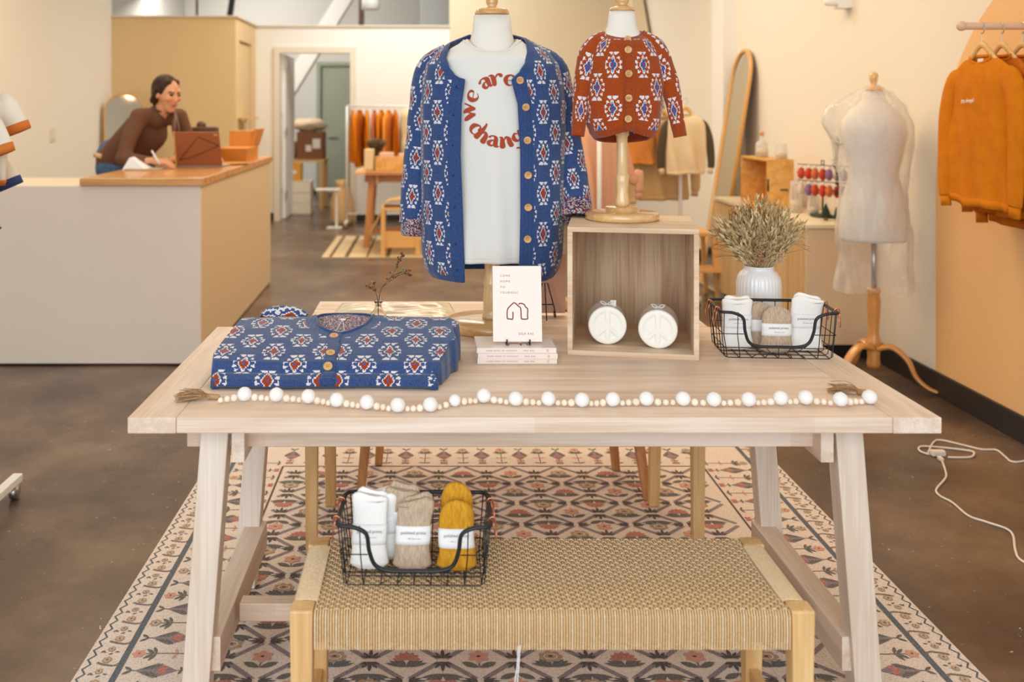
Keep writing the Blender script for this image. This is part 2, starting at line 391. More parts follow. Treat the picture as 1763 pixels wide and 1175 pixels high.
# the right wall carries a painted peach arch
def arch_wall():
    m, t, b = newmat('wall_paint_with_peach_arch'); N = t.nodes.new; L = t.links.new
    tc = N('ShaderNodeTexCoord'); sp = N('ShaderNodeSeparateXYZ'); L(tc.outputs['Object'], sp.inputs[0])
    def mth(op, a, bb):
        n = N('ShaderNodeMath'); n.operation = op
        for i, q in enumerate((a, bb)):
            if isinstance(q, (int, float)): n.inputs[i].default_value = q
            else: L(q, n.inputs[i])
        return n.outputs[0]
    dy = mth('SUBTRACT', sp.outputs[1], 3.93); dz = mth('MAXIMUM', mth('SUBTRACT', sp.outputs[2], 1.0), 0)
    r = mth('SQRT', mth('ADD', mth('MULTIPLY', dy, dy), mth('MULTIPLY', dz, dz)), 0)
    ins = mth('LESS_THAN', r, 1.1)
    mx = N('ShaderNodeMix'); mx.data_type = 'RGBA'; mx.inputs[6].default_value = lin((236, 226, 208)); mx.inputs[7].default_value = lin((240, 190, 132)); L(ins, mx.inputs[0])
    L(mx.outputs[2], b.inputs['Base Color']); b.inputs['Roughness'].default_value = .85; return m
structure(boxes('wall_right', [(2.55, 2.7, -1.0, 17.2, 0, 4.0)], arch_wall(), bevel=0, origin=(0, 0, 0)))
plane_box('wall_stock_room', -4.35, -4.2, 11.57, 17.2, 0, 4.0, m=M['grey'])
plane_box('wall_back', -4.2, 2.8, 17.0, 17.15, 0, 4.0, m=M['grey'])
# low partition box behind the counter and the rear partition with the doorway
plane_box('wall_partition_front', -3.85, -2.27, 11.57, 11.69, 0, 2.51, m=M['tan'])
ws = MB()
ws.box(-2.39, -2.27, 11.69, 11.80, 0, 2.51); ws.box(-2.39, -2.27, 12.62, 12.9, 0, 2.51); ws.box(-2.39, -2.27, 11.80, 12.62, 2.26, 2.51)
structure(ws.build('wall_partition_side', M['tan'], smooth=False))
wb = MB()
wb.box(-2.39, -2.0, 12.9, 13.02, 0, 2.51); wb.box(-1.0, .24, 12.9, 13.02, 0, 2.51); wb.box(-2.0, -1.0, 12.9, 13.02, 2.2, 2.51)
structure(wb.build('wall_partition_rear', M['wall'], smooth=False))
plane_box('wall_rear_right', .24, 2.55, 12.9, 13.02, 0, 4.0, m=M['taupe'])
structure(boxes('trim_cap', [(-3.85, -2.24, 11.54, 11.71, 2.511, 2.53), (-2.41, -2.24, 11.711, 12.869, 2.511, 2.53), (-2.39, .24, 12.87, 13.05, 2.511, 2.53)], M['trimw']))
structure(boxes('trim_door_casing', [(-2.03, -1.955, 12.86, 13.04, 0, 2.17), (-1.045, -.97, 12.86, 13.04, 0, 2.17), (-2.03, -.97, 12.86, 13.04, 2.1705, 2.25)], M['trimw'], bevel=.0))
d = structure(boxes('door_1', [(-1.95, -1.905, 13.05, 13.9, .01, 2.16)], M['white'], bevel=.003))
for z in (.28, 1.1, 1.98): boxes('door_hinge', [(-1.90, -1.885, 13.02, 13.10, z, z+.1)], M['steel'], d, bevel=.001)
d2 = structure(boxes('door_2', [(-1.86, -.94, 16.90, 16.97, .01, 2.17)], M['greydoor'], bevel=.003))
boxes('door_frame', [(-1.94, -1.87, 16.86, 16.99, 0, 2.18), (-.93, -.86, 16.86, 16.99, 0, 2.18), (-1.94, -.86, 16.86, 16.99, 2.1805, 2.25)], M['greydoor'], d2)
q = MB(); q.cap((-1.72, 16.86, .99), (-1.6, 16.86, .99), .012, .012); q.lathe([(.03, 0), (.03, .01)], (-1.72, 16.87, .985), 12); q.build('door_handle', M['steel'], d2)
structure(boxes('door_3', [(-2.34, -2.30, 11.82, 12.60, .01, 2.24)], M['tan'], bevel=.003))
structure(boxes('baseboard_right', [(2.532, 2.55, -1.0, 12.9, 0, .115)], M['black'], bevel=.003))
structure(boxes('baseboard_rear', [(-2.27, -2.035, 12.88, 12.9, 0, .1), (-.965, 2.53, 12.88, 12.9, 0, .1)], M['black'], bevel=.003))
structure(boxes('baseboard_left', [(-3.71, -3.69, -1.0, 11.57, 0, .1)], M['black'], bevel=.003))
structure(boxes('baseboard_back', [(-3.8, 2.53, 16.98, 17.0, 0, .1)], M['black'], bevel=.003))
plane_box('trim_pilaster', 2.43, 2.55, 8.28, 8.62, 0, 4.0, m=M['wall'])
# roof braces seen over the low partition
def brace(name, p0, p1, w, h, m, label):
    b = MB(); b.beam(p0, p1, w, h); return structure(tag(b.build(name, m, smooth=False, bevel=.004), label))
brace('trim_brace_white', (-2.75, 15.6, .9), (-.85, 15.6, 4.0), .22, .24, M['white'], 'white diagonal roof brace in the stock room')
brace('trim_post_brown', (-.97, 13.9, 0), (-.97, 13.9, 4.0), .075, .075, M['brownmetal'], 'brown steel post above the rear partition')
brace('trim_brace_dark', (-2.72, 13.2, 2.3), (-2.48, 13.2, 4.0), .07, .07, M['blackmetal'], 'dark slanting pipe above the tan partition')
brace('trim_conduit', (-3.15, 13.4, 0), (-3.15, 13.4, 4.0), .03, .03, M['brownmetal'], 'thin grey conduit above the tan partition')
brace('trim_brace_right', (2.44, 10.4, .7), (2.44, 12.75, 3.9), .14, .2, M['taupe'], 'cream diagonal brace against the right wall at the rear')
q = MB()
for k in range(12): q.box(-.14+k*.035, -.12+k*.035, 14.2, 14.22, 1.8, 4.0)
q.box(-.15, .26, 14.22, 14.24, 1.8, 4.0)
structure(q.build('trim_corrugated_panel', M['grey'], smooth=False))
q = MB(); q.lathe([(.0, 0), (.12, 0), (.12, .16), (.05, .2), (.015, .2), (.015, 1.05), (0, 1.05)], (-.82, 13.5, 2.80), 20)
tag(q.build('pendant_lamp', M['white']), 'white drum pendant lamp seen over the rear partition', 'lamp')
q = empty('light_switch', (-3.7, 9.75, 1.12), 'white light switch plate on the left wall', 'switch')
boxes('plate', [(-3.71, -3.70, 9.69, 9.81, 1.12, 1.25)], M['trimw'], q); boxes('toggle', [(-3.70, -3.69, 9.73, 9.77, 1.16, 1.21)], M['white'], q)
q = MB(); q.box(2.47, 2.55, 6.02, 6.12, 2.05, 2.2); q.cap((2.42, 6.07, 2.09), (2.50, 6.07, 2.09), .025, .025)
tag(q.build('wall_sensor', M['white'], smooth=False), 'small white sensor high on the right wall', 'sensor')
# ================================================================ printed rug
def rug():
    T = empty('printed_rug', (.247, 2.9, 0), 'large cream rug printed with flowers in a diamond lattice under the front table', 'rug')
    X0, X1, Y0, Y1 = -.896, 1.39, 1.15, 4.42; Z = .009
    m, t, b = newmat('cream_rug_pile'); N = t.nodes.new; L = t.links.new
    def wear(m2, col, lo=.3, hi=.75, amt=.5):
        t = m2.node_tree; N = t.nodes.new; L = t.links.new; b = t.nodes['Principled BSDF']
        tc = N('ShaderNodeTexCoord'); n = N('ShaderNodeTexNoise'); n.inputs['Scale'].default_value = 210; n.inputs['Detail'].default_value = 3; L(tc.outputs['Object'], n.inputs['Vector'])
        r = N('ShaderNodeValToRGB'); r.color_ramp.elements[0].position = lo; r.color_ramp.elements[1].position = hi
        c = col; k = lin((216, 200, 186)); a = lin(c)
        r.color_ramp.elements[0].color = a; r.color_ramp.elements[1].color = tuple(a[i]*(1-amt)+k[i]*amt for i in range(3))+(1,)
        L(n.outputs['Fac'], r.inputs[0]); L(r.outputs[0], b.inputs['Base Color']); b.inputs['Roughness'].default_value = .95; b.inputs['Specular IOR Level'].default_value = .1
        return m2
    names = [('cream', (222, 205, 188)), ('purple', (120, 106, 118)), ('black', (62, 54, 58)), ('salmon', (214, 146, 120)), ('redrose', (184, 98, 86)),
             ('ochre', (170, 138, 104)), ('teal', (70, 86, 98)), ('green', (92, 90, 84)), ('brown', (96, 76, 66))]
    mats = []; ix = {}
    for i, (n, c) in enumerate(names):
        mm = bpy.data.materials.new('rug_'+n); mm.use_nodes = True; wear(mm, c, amt=.0 if n == 'cream' else (.3 if n in ('black', 'green', 'teal') else .5)); mats.append(mm); ix[n] = i
    r0 = mats[0].node_tree.nodes.get('Color Ramp'); r0.color_ramp.elements[0].color = lin((196, 174, 158)); r0.color_ramp.elements[1].color = lin((232, 216, 202)); r0.color_ramp.elements[0].position = .32; r0.color_ramp.elements[1].position = .5
    B = MB(); B.box(X0, X1, Y0, Y1, .001, Z); B.build('pile', mats[0], T, smooth=False, bevel=.002)
    B = MB()
    G = {'z': Z}
    def put(pts, c, lay=1):
        G['n'] = (G.get('n', 0)+1) % 13; z = Z+.00030*lay+G['n']*.00002
        pts = [(min(max(x, X0+.002), X1-.002), min(max(y, Y0+.002), Y1-.002)) for x, y in pts]
        B.poly([(x, y, z) for x, y in pts], ix[c])
    class F:   # little drawing frame
        def __init__(s, x, y, a=0, k=1): s.x, s.y, s.c, s.s, s.k = x, y, math.cos(a), math.sin(a), k
        def p(s, u, v): u *= s.k; v *= s.k; return (s.x+u*s.c-v*s.s, s.y+u*s.s+v*s.c)
        def ell(s, u, v, a, b, ang, c, lay, n=10):
            ca, sa = math.cos(ang), math.sin(ang)
            put([s.p(u+a*math.cos(t)*ca-b*math.sin(t)*sa, v+a*math.cos(t)*sa+b*math.sin(t)*ca) for t in [2*pi*i/n for i in range(n)]], c, lay)
        def leaf(s, u, v, l, w, ang, c, lay):   # pointed leaf from (u,v)
            ca, sa = math.cos(ang), math.sin(ang)
            pr = [(0, 0), (.25, .35), (.55, .5), (.8, .33), (1, 0), (.8, -.33), (.55, -.5), (.25, -.35)]
            put([s.p(u+a*l*ca-b*w*sa, v+a*l*sa+b*w*ca) for a, b in pr], c, lay)
        def line(s, pts, w, c, lay):
            n = len(pts); sd = []
            for i, (a, b) in enumerate(pts):
                p0 = pts[max(i-1, 0)]; p1 = pts[min(i+1, n-1)]; dx, dy = p1[0]-p0[0], p1[1]-p0[1]; L = math.hypot(dx, dy) or 1
                sd.append(((a-dy/L*w/2, b+dx/L*w/2), (a+dy/L*w/2, b-dx/L*w/2)))
            for (a, b), (c2, d2) in zip(sd, sd[1:]): put([s.p(*a), s.p(*b), s.p(*d2), s.p(*c2)], c, lay)
    def palmette(x, y, a):      # two fans of five leaves back to back
        f = F(x, y, a, 1.55)
        for sgn in (1, -1):
            for j, (an, l) in enumerate(((90, .028), (55, .023), (125, .023), (22, .018), (158, .018))):
                f.leaf(0, sgn*.0055, l, .006 if j else .007, math.radians(an)*sgn, 'black', 4)
        for dx, dy in ((.003, .003), (-.003, .003), (.003, -.003), (-.003, -.003)): f.ell(dx, dy, .0018, .0018, 0, 'cream', 5, 6)
    def side_palmette(x, y):
        f = F(x, y, 0, 1.15)
        for sgn in (0, pi):
            for an, l in ((0, .040), (.35, .032), (-.35, .032), (.8, .022), (-.8, .022)):
                f.leaf(.006*math.cos(sgn), 0, l, .007, an+sgn, 'black', 4)
            f.ell(.014*math.cos(sgn), 0, .008, .007, 0, 'black', 4, 8)
    def star(f, v, c, r=.021):
        for i in range(6): f.leaf(0, v, r, .014, pi/6+i*pi/3, c, 4)
        f.ell(0, v, .004, .003, 0, 'black', 6, 7)
    def rose(f, v, r=.022, c='ochre'):
        for i in range(7): f.ell(r*.62*math.cos(i*2*pi/7), v+r*.5*math.sin(i*2*pi/7), r*.42, r*.34, i*2*pi/7, c, 4, 8)
        f.ell(0, v, r*.62, r*.46, 0, 'cream', 5, 10); f.ell(0, v, r*.5, r*.36, 0, c, 6, 10); f.ell(0, v, r*.2, r*.14, 0, 'black', 7, 7)
    def carn(f, v, r=.024, c='redrose'):
        for i in range(7): f.leaf(0, v-.006, r*1.1, .013, pi*(.02+.16*i), c, 4)
        for i in range(3): f.ell((i-1)*.009, v+.004, .006, .006, 0, c, 5, 7)
    def blossom(x, y, k, flip):
        f = F(x, y, pi if flip else 0, 1.42)
        if k == 0: star(f, .012, 'salmon'); wing = .034
        elif k == 1: rose(f, .012); wing = .036
        else: carn(f, .008); wing = .036
        for sgn in (1, -1):
            if k == 0: f.leaf(0, -.024, .036, .016, (pi/2-1.05*sgn), 'green', 3); f.line([(0, -.022), (0, -.002)], .003, 'brown', 3)
            else:
                for j in range(4): f.leaf(0, -.022, .040-.003*j, .010, pi/2-sgn*(1.25-.26*j), 'teal' if (k == 1 and j % 2) else 'green', 3)
    xm = (X0+X1)/2; fx0, fx1, fy0, fy1 = X0+.306, X1-.306, Y0+.34, 3.97
    p = .187; q = .187
    def lat(x, y): return fx0 < x < fx1 and fy0 < y < fy1
    nx = 6; ny = 14; y0n = 3.878
    x0n = (742-742)/1714
    ox = xm-.03
    for j in range(-14, 2):
        for i in range(-5, 6):
            cx = ox+i*p; cy = y0n+j*q
            for (px_, py_, dx, dy) in ((cx, cy, p/2, q/2), (cx, cy, p/2, -q/2), (cx, cy, -p/2, q/2), (cx, cy, -p/2, -q/2)):
                n_ = 3; pts = []
                for k in range(n_+1):
                    t_ = .10+.80*k/n_; pts.append((px_+dx*t_, py_+dy*t_))
                pts = [a for a in pts if lat(*a)]
                if len(pts) > 1: F(0, 0).line(pts, .0145, 'purple', 2)
            if lat(cx-.03, cy) and lat(cx+.03, cy) and lat(cx, cy-.02): palmette(cx, cy, 0)
            if lat(cx+p/2-.04, cy+q/2) and lat(cx+p/2+.04, cy+q/2+.01): side_palmette(cx+p/2, cy+q/2)
            k = (i+2*j) % 3
            if lat(cx+p/2-.05, cy-.03) and lat(cx+p/2+.05, cy+.03): blossom(cx+p/2, cy, k, False)
            if lat(cx-.05, cy+q/2-.03) and lat(cx+.05, cy+q/2+.03): blossom(cx, cy+q/2, (k+1) % 3, True)
    f0 = F(0, 0)
    for (a, b) in (((fx0, fy0), (fx0, fy1)), ((fx1, fy0), (fx1, fy1)), ((fx0, fy1), (fx1, fy1)), ((fx0, fy0), (fx1, fy0))): f0.line([a, b], .008, 'black', 2)
    ox0, ox1, oy0, oy1 = X0+.102, X1-.102, Y0+.12, 4.21
    for (a, b, w_) in (((ox0, oy0), (ox0, oy1), .017), ((ox1, oy0), (ox1, oy1), .017), ((ox0, oy1), (ox1, oy1), .012), ((ox0, oy0), (ox1, oy0), .012)): f0.line([a, b], w_, 'teal', 2)
    # plants in the inner border, their heads towards the outer edge
    def plant(x, y, a, k):
        f = F(x, y, a)      # +v outward, v from -.1 to .1
        if k % 2 == 0:
            put([f.p(-.034, .006), f.p(-.014, -.028), f.p(0, -.05), f.p(.014, -.028), f.p(.034, .006), f.p(.014, .038), f.p(0, .058), f.p(-.014, .038)], 'purple', 2)
            for sgn in (1, -1):
                for j in range(3): f.leaf(sgn*.004, .045-j*.012, .04, .009, -pi/2+sgn*(.55+.12*j), 'green', 3)
            carn(f, -.012, .02); f.line([(0, .055), (0, .072)], .003, 'black', 3)
            f.leaf(0, .066, .028, .010, .9, 'green', 3); f.leaf(0, .066, .028, .010, pi-.9, 'green', 3)
            f.line([(0, -.05), (0, -.07)], .003, 'black', 3); f.leaf(0, -.06, .018, .007, .3, 'green', 3); f.leaf(0, -.06, .018, .007, pi-.3, 'green', 3)
            carn(f, -.083, .015)
        else:
            (star if (k//2) % 2 else rose)(f, .07, *(('salmon', .020) if (k//2) % 2 else (.018,)))
            f.line([(0, .055), (.002, 0), (0, -.09)], .003, 'black', 3)
            for sgn in (1, -1):
                f.leaf(0, .03, .034, .011, pi/2-sgn*.75, 'green', 3); f.leaf(0, .024, .036, .010, pi/2-sgn*1.15, 'green', 3)
                f.leaf(0, -.03, .026, .008, pi/2-sgn*1.2, 'salmon', 3); f.leaf(0, -.085, .026, .009, pi/2-sgn*1.25, 'green', 3)
    n = int((fy1-fy0+.2)/.078)
    for i in range(n):
        y = fy0-.06+i*.078
        plant((X0+.204), y, pi/2, i); plant((X1-.204), y, -pi/2, i)
    nn = int((fx1-fx0)/.078)
    for i in range(nn+1):
        x = fx0+.02+i*(fx1-fx0-.04)/nn
        plant(x, 4.09, 0, i); plant(x, Y0+.23, pi, i)
    # outer border: zig-zag edge line, curling stems with small round flowers
    def edge(x, y, a, ln):
        f = F(x, y, a); u = 0; pts = []; k = 0
        while u < ln:
            pts.append((u, .017+(.007 if k % 2 else -.007))); u += .022; k += 1
        f.line(pts, .0055, 'teal', 2)
        u = .03; k = 0
        while u < ln-.04:
            fr = F(*f.p(u, .060), a+pi)
            if k % 2:
                rose(fr, .0, .015); fr.line([(-.012, .022), (-.02, .006), (-.026, -.02), (-.022, -.034), (-.014, -.034)], .007, 'brown', 3)
            else:
                rose(fr, .004, .012)
                for du, dv, an in ((-.018, .014, .8), (-.018, -.006, 2.2), (-.014, -.022, 1.4), (-.006, .02, 2.5)): fr.leaf(du, dv, .014, .006, an, 'green', 3)
            u += .052; k += 1
    edge(X0, Y1, -pi/2, Y1-Y0); edge(X1, Y0, pi/2, Y1-Y0); edge(X1, Y1, pi, X1-X0); edge(X0, Y0, 0, X1-X0)
    o = B.build('flower_print', mats, T, smooth=False)
    return T
rug()
RZ = .0098   # feet stand on the rug
# ================================================================ front table (trestle)
def trestle_table(cx, y0, y1, w, h, label, group=None, woods=('tablewoodX', 'tablewoodY', 'tablewoodZ')):
    wx, wy, wz = [M[k] for k in woods]
    t = empty('trestle_table', (cx, (y0+y1)/2, 0), label, 'table', group)
    xl, xr = cx-w/2, cx+w/2
    b = MB(); b.box(xl+.108, xr-.108, y0, y1, h-.035, h); b.build('tabletop', wx, t, smooth=False, bevel=.0025)
    for s_, (a, c) in enumerate(((xl, xl+.1075), (xr-.1075, xr))): boxes('end_board', [(a, c, y0-.0005, y1+.0005, h-.0355, h+.0003)], wy, t, bevel=.0025)
    boxes('apron', [(xl+.095, xr-.15 + .03, y0+.15, y0+.185, h-.115, h-.0355)], wx, t)
    boxes('apron', [(xl+.095, xr-.12, y1-.185, y1-.15, h-.115, h-.0355)], wx, t)
    for sx in (-1, 1):
        xo = (xl+.138) if sx < 0 else (xr-.126)    # outer top face of the legs
        for yy in (y0+.115, y1-.18):
            a = MB(); x0 = xo if sx < 0 else xo-.064; zt = h-.036; lean = .075*zt*sx
            if yy < (y0+y1)/2: a.hexa([(x0+lean, yy, RZ), (x0+.064+lean, yy, RZ), (x0+.064+lean, yy+.06, RZ), (x0+lean, yy+.06, RZ)], [(x0, yy, zt), (x0+.064, yy, zt), (x0+.064, yy+.06, zt), (x0, yy+.06, zt)])
            else: a.hexa([(x0+lean, yy+.006, RZ), (x0+.064+lean, yy+.006, RZ), (x0+.064+lean, yy+.066, RZ), (x0+lean, yy+.066, RZ)], [(x0, yy+.006, zt), (x0+.064, yy+.006, zt), (x0+.064, yy+.066, zt), (x0, yy+.066, zt)])
            a.build('leg', wz, t, smooth=False, bevel=.003)
        xi = xo+.072 if sx < 0 else xo-.072-.03
        boxes('bearer', [(xi, xi+.03, y0+.10, y1-.10, h-.135, h-.0355)], wy, t)
        xs = xo-.02 if sx < 0 else xo-.04
        boxes('stretcher', [(xs, xs+.06, y0+.132, y1-.13, .115, .195)], wy, t)
    boxes('cross_stretcher', [(xl+.19, xr-.19, y0+.30, y0+.345, .145, .19)], wx, t)
    return t
ft = trestle_table(.229, 2.2, 3.125, 1.80, .75, 'long pale washed-wood trestle table holding the display in front')
# narrow console table pushed against its back
def console():
    t = empty('console_table', (.24, 3.36, 0), 'narrow pale wooden table pushed against the back of the long table', 'table')
    boxes('tabletop', [(-.395, .87, 3.128, 3.54, .715, .75)], M['tablewoodX'], t)
    boxes('apron', [(-.34, .82, 3.17, 3.19, .66, .715), (-.34, .82, 3.50, 3.52, .66, .715)], M['tablewoodX'], t)
    for x, y in ((-.383, 3.2), (.857, 3.2), (-.36, 3.58), (.80, 3.58)):
        a = MB(); k = .022; kb = .018; yb = y; yt = min(y, 3.515)
        a.hexa([(x-kb, yb-kb, RZ), (x+kb, yb-kb, RZ), (x+kb, yb+kb, RZ), (x-kb, yb+kb, RZ)], [(x-k+.0, yt-k, .715), (x+k, yt-k, .715), (x+k, yt+k, .715), (x-k, yt+k, .715)])
        a.build('leg', M['beechZ'], t, smooth=False, bevel=.003)
console()
def rear_bench():
    t = empty('wooden_bench', (.25, 3.86, 0), 'low brown wooden bench standing behind the two joined tables', 'bench')
    boxes('seat', [(-.34, .84, 3.68, 4.02, .42, .45)], M['cedarX'], t, bevel=.006)
    for x, y, dx, dy in ((-.22, 3.72, -.04, -.06), (.74, 3.72, .05, -.09), (.70, 3.97, .03, -.04), (-.18, 3.97, -.03, .02)):
        a = MB(); k = .022; kb = .015
        a.hexa([(x+dx-kb, y+dy-kb, RZ), (x+dx+kb, y+dy-kb, RZ), (x+dx+kb, y+dy+kb, RZ), (x+dx-kb, y+dy+kb, RZ)], [(x-k, y-k, .42), (x+k, y-k, .42), (x+k, y+k, .42), (x-k, y+k, .42)])
        a.build('leg', M['cedarZ'], t, smooth=False, bevel=.004)
rear_bench()
# ================================================================ cord bench
def cord_bench():
    x0, x1, y0, y1, h = -.277, .752, 1.945, 2.288, .45
    t = empty('cord_bench', ((x0+x1)/2, (y0+y1)/2, 0), 'golden wooden bench with a woven paper-cord seat in front of the long table', 'bench')
    p = .046
    for x, y in ((x0, y0), (x1-p, y0), (x0, y1-p), (x1-p, y1-p)):
        a = MB(); s_ = .006; a.hexa([(x+s_, y+s_, RZ), (x+p-s_, y+s_, RZ), (x+p-s_, y+p-s_, RZ), (x+s_, y+p-s_, RZ)], [(x, y, h), (x+p, y, h), (x+p, y+p, h), (x, y+p, h)])
        a.build('leg', M['beechZ'], t, smooth=False, bevel=.004)
    boxes('rail', [(x0+.006, x0+.034, y0+p, y1-p, h-.072, h-.014)], M['beechY'], t)
    boxes('rail', [(x1-.034, x1-.006, y0+p, y1-p, h-.072, h-.014)], M['beechY'], t)
    boxes('rail', [(x0+p, x1-p, y0+.012, y0+.036, h-.068, h-.014), ], M['beechX'], t)
    boxes('rail', [(x0+p, x1-p, y1-.036, y1-.012, h-.068, h-.014), ], M['beechX'], t)
    boxes('stretcher', [(x0+.014, x0+.034, y0+p-.004, y1-p+.004, .14, .17)], M['beechY'], t)
    boxes('stretcher', [(x1-.034, x1-.014, y0+p-.004, y1-p+.004, .14, .17)], M['beechY'], t)
    # seat of woven cord
    b = MB(); r = .0021; n = 178
    bot = h-.076; ya, yb = y0+.004, y1-.004
    xa, xb = x0+p+.001, x1-p-.001
    for i in range(n):
        x = xa+(xb-xa)*(i+.5)/n; pr = (i//2) % 2; ph = 1 if pr else -1
        path = [(x, ya+.0, bot), (x, ya-.002, bot+.03), (x, ya-.001, h-.012), (x, ya+.006, h-.002)]
        m_ = 30
        for k in range(m_+1):
            y = ya+.012+(yb-ya-.024)*k/m_
            path.append((x, y, h-.0035-.006*math.sin(pi*k/m_)+.0026*ph*math.cos(pi*k)))
        path += [(x, yb-.006, h-.002), (x, yb+.001, h-.012), (x, yb+.001, bot)]
        b.tube(path, r, 5, 0 if i % 4 else 1, cap=False, up=(1, 0, 0))
    b.build('woven_seat', [M['cord'], M['cordlight']], t)
    b = MB(); m_ = 31
    for k in range(m_):   # weft: runs over and under pairs of warp strands
        y = ya+.010+(yb-ya-.020)*k/(m_-1); path = []
        for i in range(0, n//2+1):
            x = xa+(xb-xa)*min(1, (2*i+.5)/n); ph = 1 if (i % 2) == (k % 2) else -1
            path.append((x, y, h-.0035-.006*math.sin(pi*k/(m_-1))+.003*ph))
        b.tube(path, .0017, 4, 0, cap=False)
    b.build('weft_cord', M['cordlight'], t)
    # side rails wrapped with cord
    for side, (xs, sg) in enumerate(((x0, 1), (x1, -1))):
        b = MB(); nn = 46
        for i in range(nn):
            y = y0+p+.002+(y1-y0-2*p-.004)*(i+.5)/nn
            b.tube([(xs+sg*.004, y, bot), (xs+sg*.002, y, bot+.03), (xs+sg*.003, y, h-.012), (xs+sg*.008, y, h-.003), (xs+sg*.03, y+.001, h-.001), (xs+sg*.05, y+.001, h-.004)], .0029, 5, 0, cap=False, up=(0, 1, 0))
        b.build('side_wrap', M['cordlight'], t)
    b = MB(); b.box(xa, xb, ya+.012, yb-.012, h-.024, h-.019); b.build('under_weave', C('under_cord', (222, 205, 176), .9), t, smooth=False)  # plain pale cord-coloured sheet below the weave
    b = MB()
    for k in range(2): b.tube(spline([(.17+k*.004, 1.942+.001*k, .385), (.168+k*.003, 1.938, .35), (.163+k*.005, 1.936, .31), (.170, 1.937, .27-.02*k)], 6), .0012, 5)
    b.build('loose_thread', M['paper'], t)
cord_bench()
# ================================================================ display box with candles
def display_box():
    W, D, H, th = .355, .355, .356, .014
    t = empty('display_box', (.586, 2.91, .75), 'open pale wooden box standing on its side on the table, candles inside', 'box', rz=math.radians(-10.5))
    b = MB(); b.box(-W/2, W/2, -D/2, D/2, H-th, H); b.build('top_panel', M['boxX'], t, smooth=False, bevel=.001, local=True)
    b = MB(); b.box(-W/2, W/2, -D/2, D/2, .0, th); b.build('bottom_panel', M['boxX'], t, smooth=False, bevel=.001, local=True)
    for s_ in (-1, 1):
        b = MB(); b.box(min(s_*W/2, s_*(W/2-th)), max(s_*W/2, s_*(W/2-th)), -D/2, D/2, th, H-th); b.build('side_panel', M['boxZ'] if 0 else M['boxX'], t, smooth=False, bevel=.001, local=True)
    b = MB(); b.box(-W/2+th, W/2-th, D/2-.008, D/2, th, H-th); b.build('back_panel', M['boxZ'], t, smooth=False, local=True)
    def candle(lx, ly, L_, label, rz):
        p = WM[t.name] @ V(lx, ly, th+.0005)
        c = empty('peace_candle', p, label, 'candle', 'round candles pressed with a peace sign', rz=math.radians(-10.5+rz))
        R = .054
        b = MB()   # disc with a pressed peace sign: rim and bars raised, four sunken fields
        n = 48; yf = 0; dp = .0026
        def P(r, a, y): return (r*math.sin(a), y, R+r*math.cos(a))
        ro, ri, bw = .050, .037, .0065
        # front relief from a polar grid
        NR, NA = 16, 96
        def depth(r, a):
            x, z = r*math.sin(a), r*math.cos(a)
            bar = abs(x) < bw or (z < 0 and (abs(x*math.cos(.82)+z*math.sin(.82)*1) < bw*.9 or abs(x*math.cos(.82)-z*math.sin(.82)) < bw*.9))
            return 0 if (r > ri or bar) else dp
        ids = []
        for j in range(NR+1):
            r = R*.985*j/NR
            ids.append([b.pt(P(r, 2*pi*k/NA, (yf+depth(r, 2*pi*k/NA)) if r < R*.97 else yf+.002)) for k in range(NA)])
        for j in range(NR):
            for k in range(NA): b.face((ids[j][k], ids[j+1][k], ids[j+1][(k+1) % NA], ids[j][(k+1) % NA]))
        prev = ids[-1]
        for (r, y) in ((R, yf+.006), (R, yf+L_*.42)):
            ring = [b.pt(P(r, 2*pi*k/NA, y)) for k in range(NA)]
            for k in range(NA): b.face((prev[k], ring[k], ring[(k+1) % NA], prev[(k+1) % NA]))
            prev = ring
        b.face(prev[::-1]); b.build('front_disc', M['wax'], c, local=True)
        b = MB()
        b.tube([(0, yf+L_*.44, R), (0, yf+L_*.46, R), (0, yf+L_-.004, R), (0, yf+L_, R)], lambda q: [R*.97, R*.99, R*.99, R*.96][int(round(q*3))], 40)
        b.build('rear_disc', M['wax'], c, local=True)
        b = MB()
        ring = []
        for y in (yf+.010, yf+L_*.5, yf+L_-.01):
            ring.append([b.pt(P(R+.0012+.0004*math.sin(9*2*pi*k/48), 2*pi*k/48, y)) for k in range(48)])
        for A, B in zip(ring, ring[1:]):
            for k in range(48): b.face((A[k], B[k], B[(k+1) % 48], A[(k+1) % 48]))
        b.build('wrapping', M['film'], c, local=True)
        b = MB()
        for y in (yf+L_*.30,):
            for sg in (-1, 1):
                b.tube(spline([(0, y, 2*R+.002), (sg*.010, y-.002, 2*R+.010), (sg*.019, y, 2*R+.009), (sg*.010, y, 2*R+.003), (0, y, 2*R+.003)], 6), .0009, 5)
                b.tube(spline([(0, y, 2*R+.003), (sg*.008, y-.006, 2*R+.001), (sg*.017, y-.010, 2*R+.007)], 6), .0009, 5)
        b.build('twine_bow', M['paper'], c, local=True)
        return c
    c1 = candle(-.068, -.10, .086, 'white peace-sign candle on the left inside the wooden box', 4)
    b = MB(); b.hexa([(.010, .034, .102), (.026, .034, .102), (.026, .036, .102), (.010, .036, .102)], [(.010, .030, .121), (.026, .030, .121), (.026, .032, .121), (.010, .032, .121)])
    b.build('paper_tag', M['paper'], c1, smooth=False, local=True)
    candle(.070, -.125, .10, 'white peace-sign candle on the right inside the wooden box', -4)
display_box()
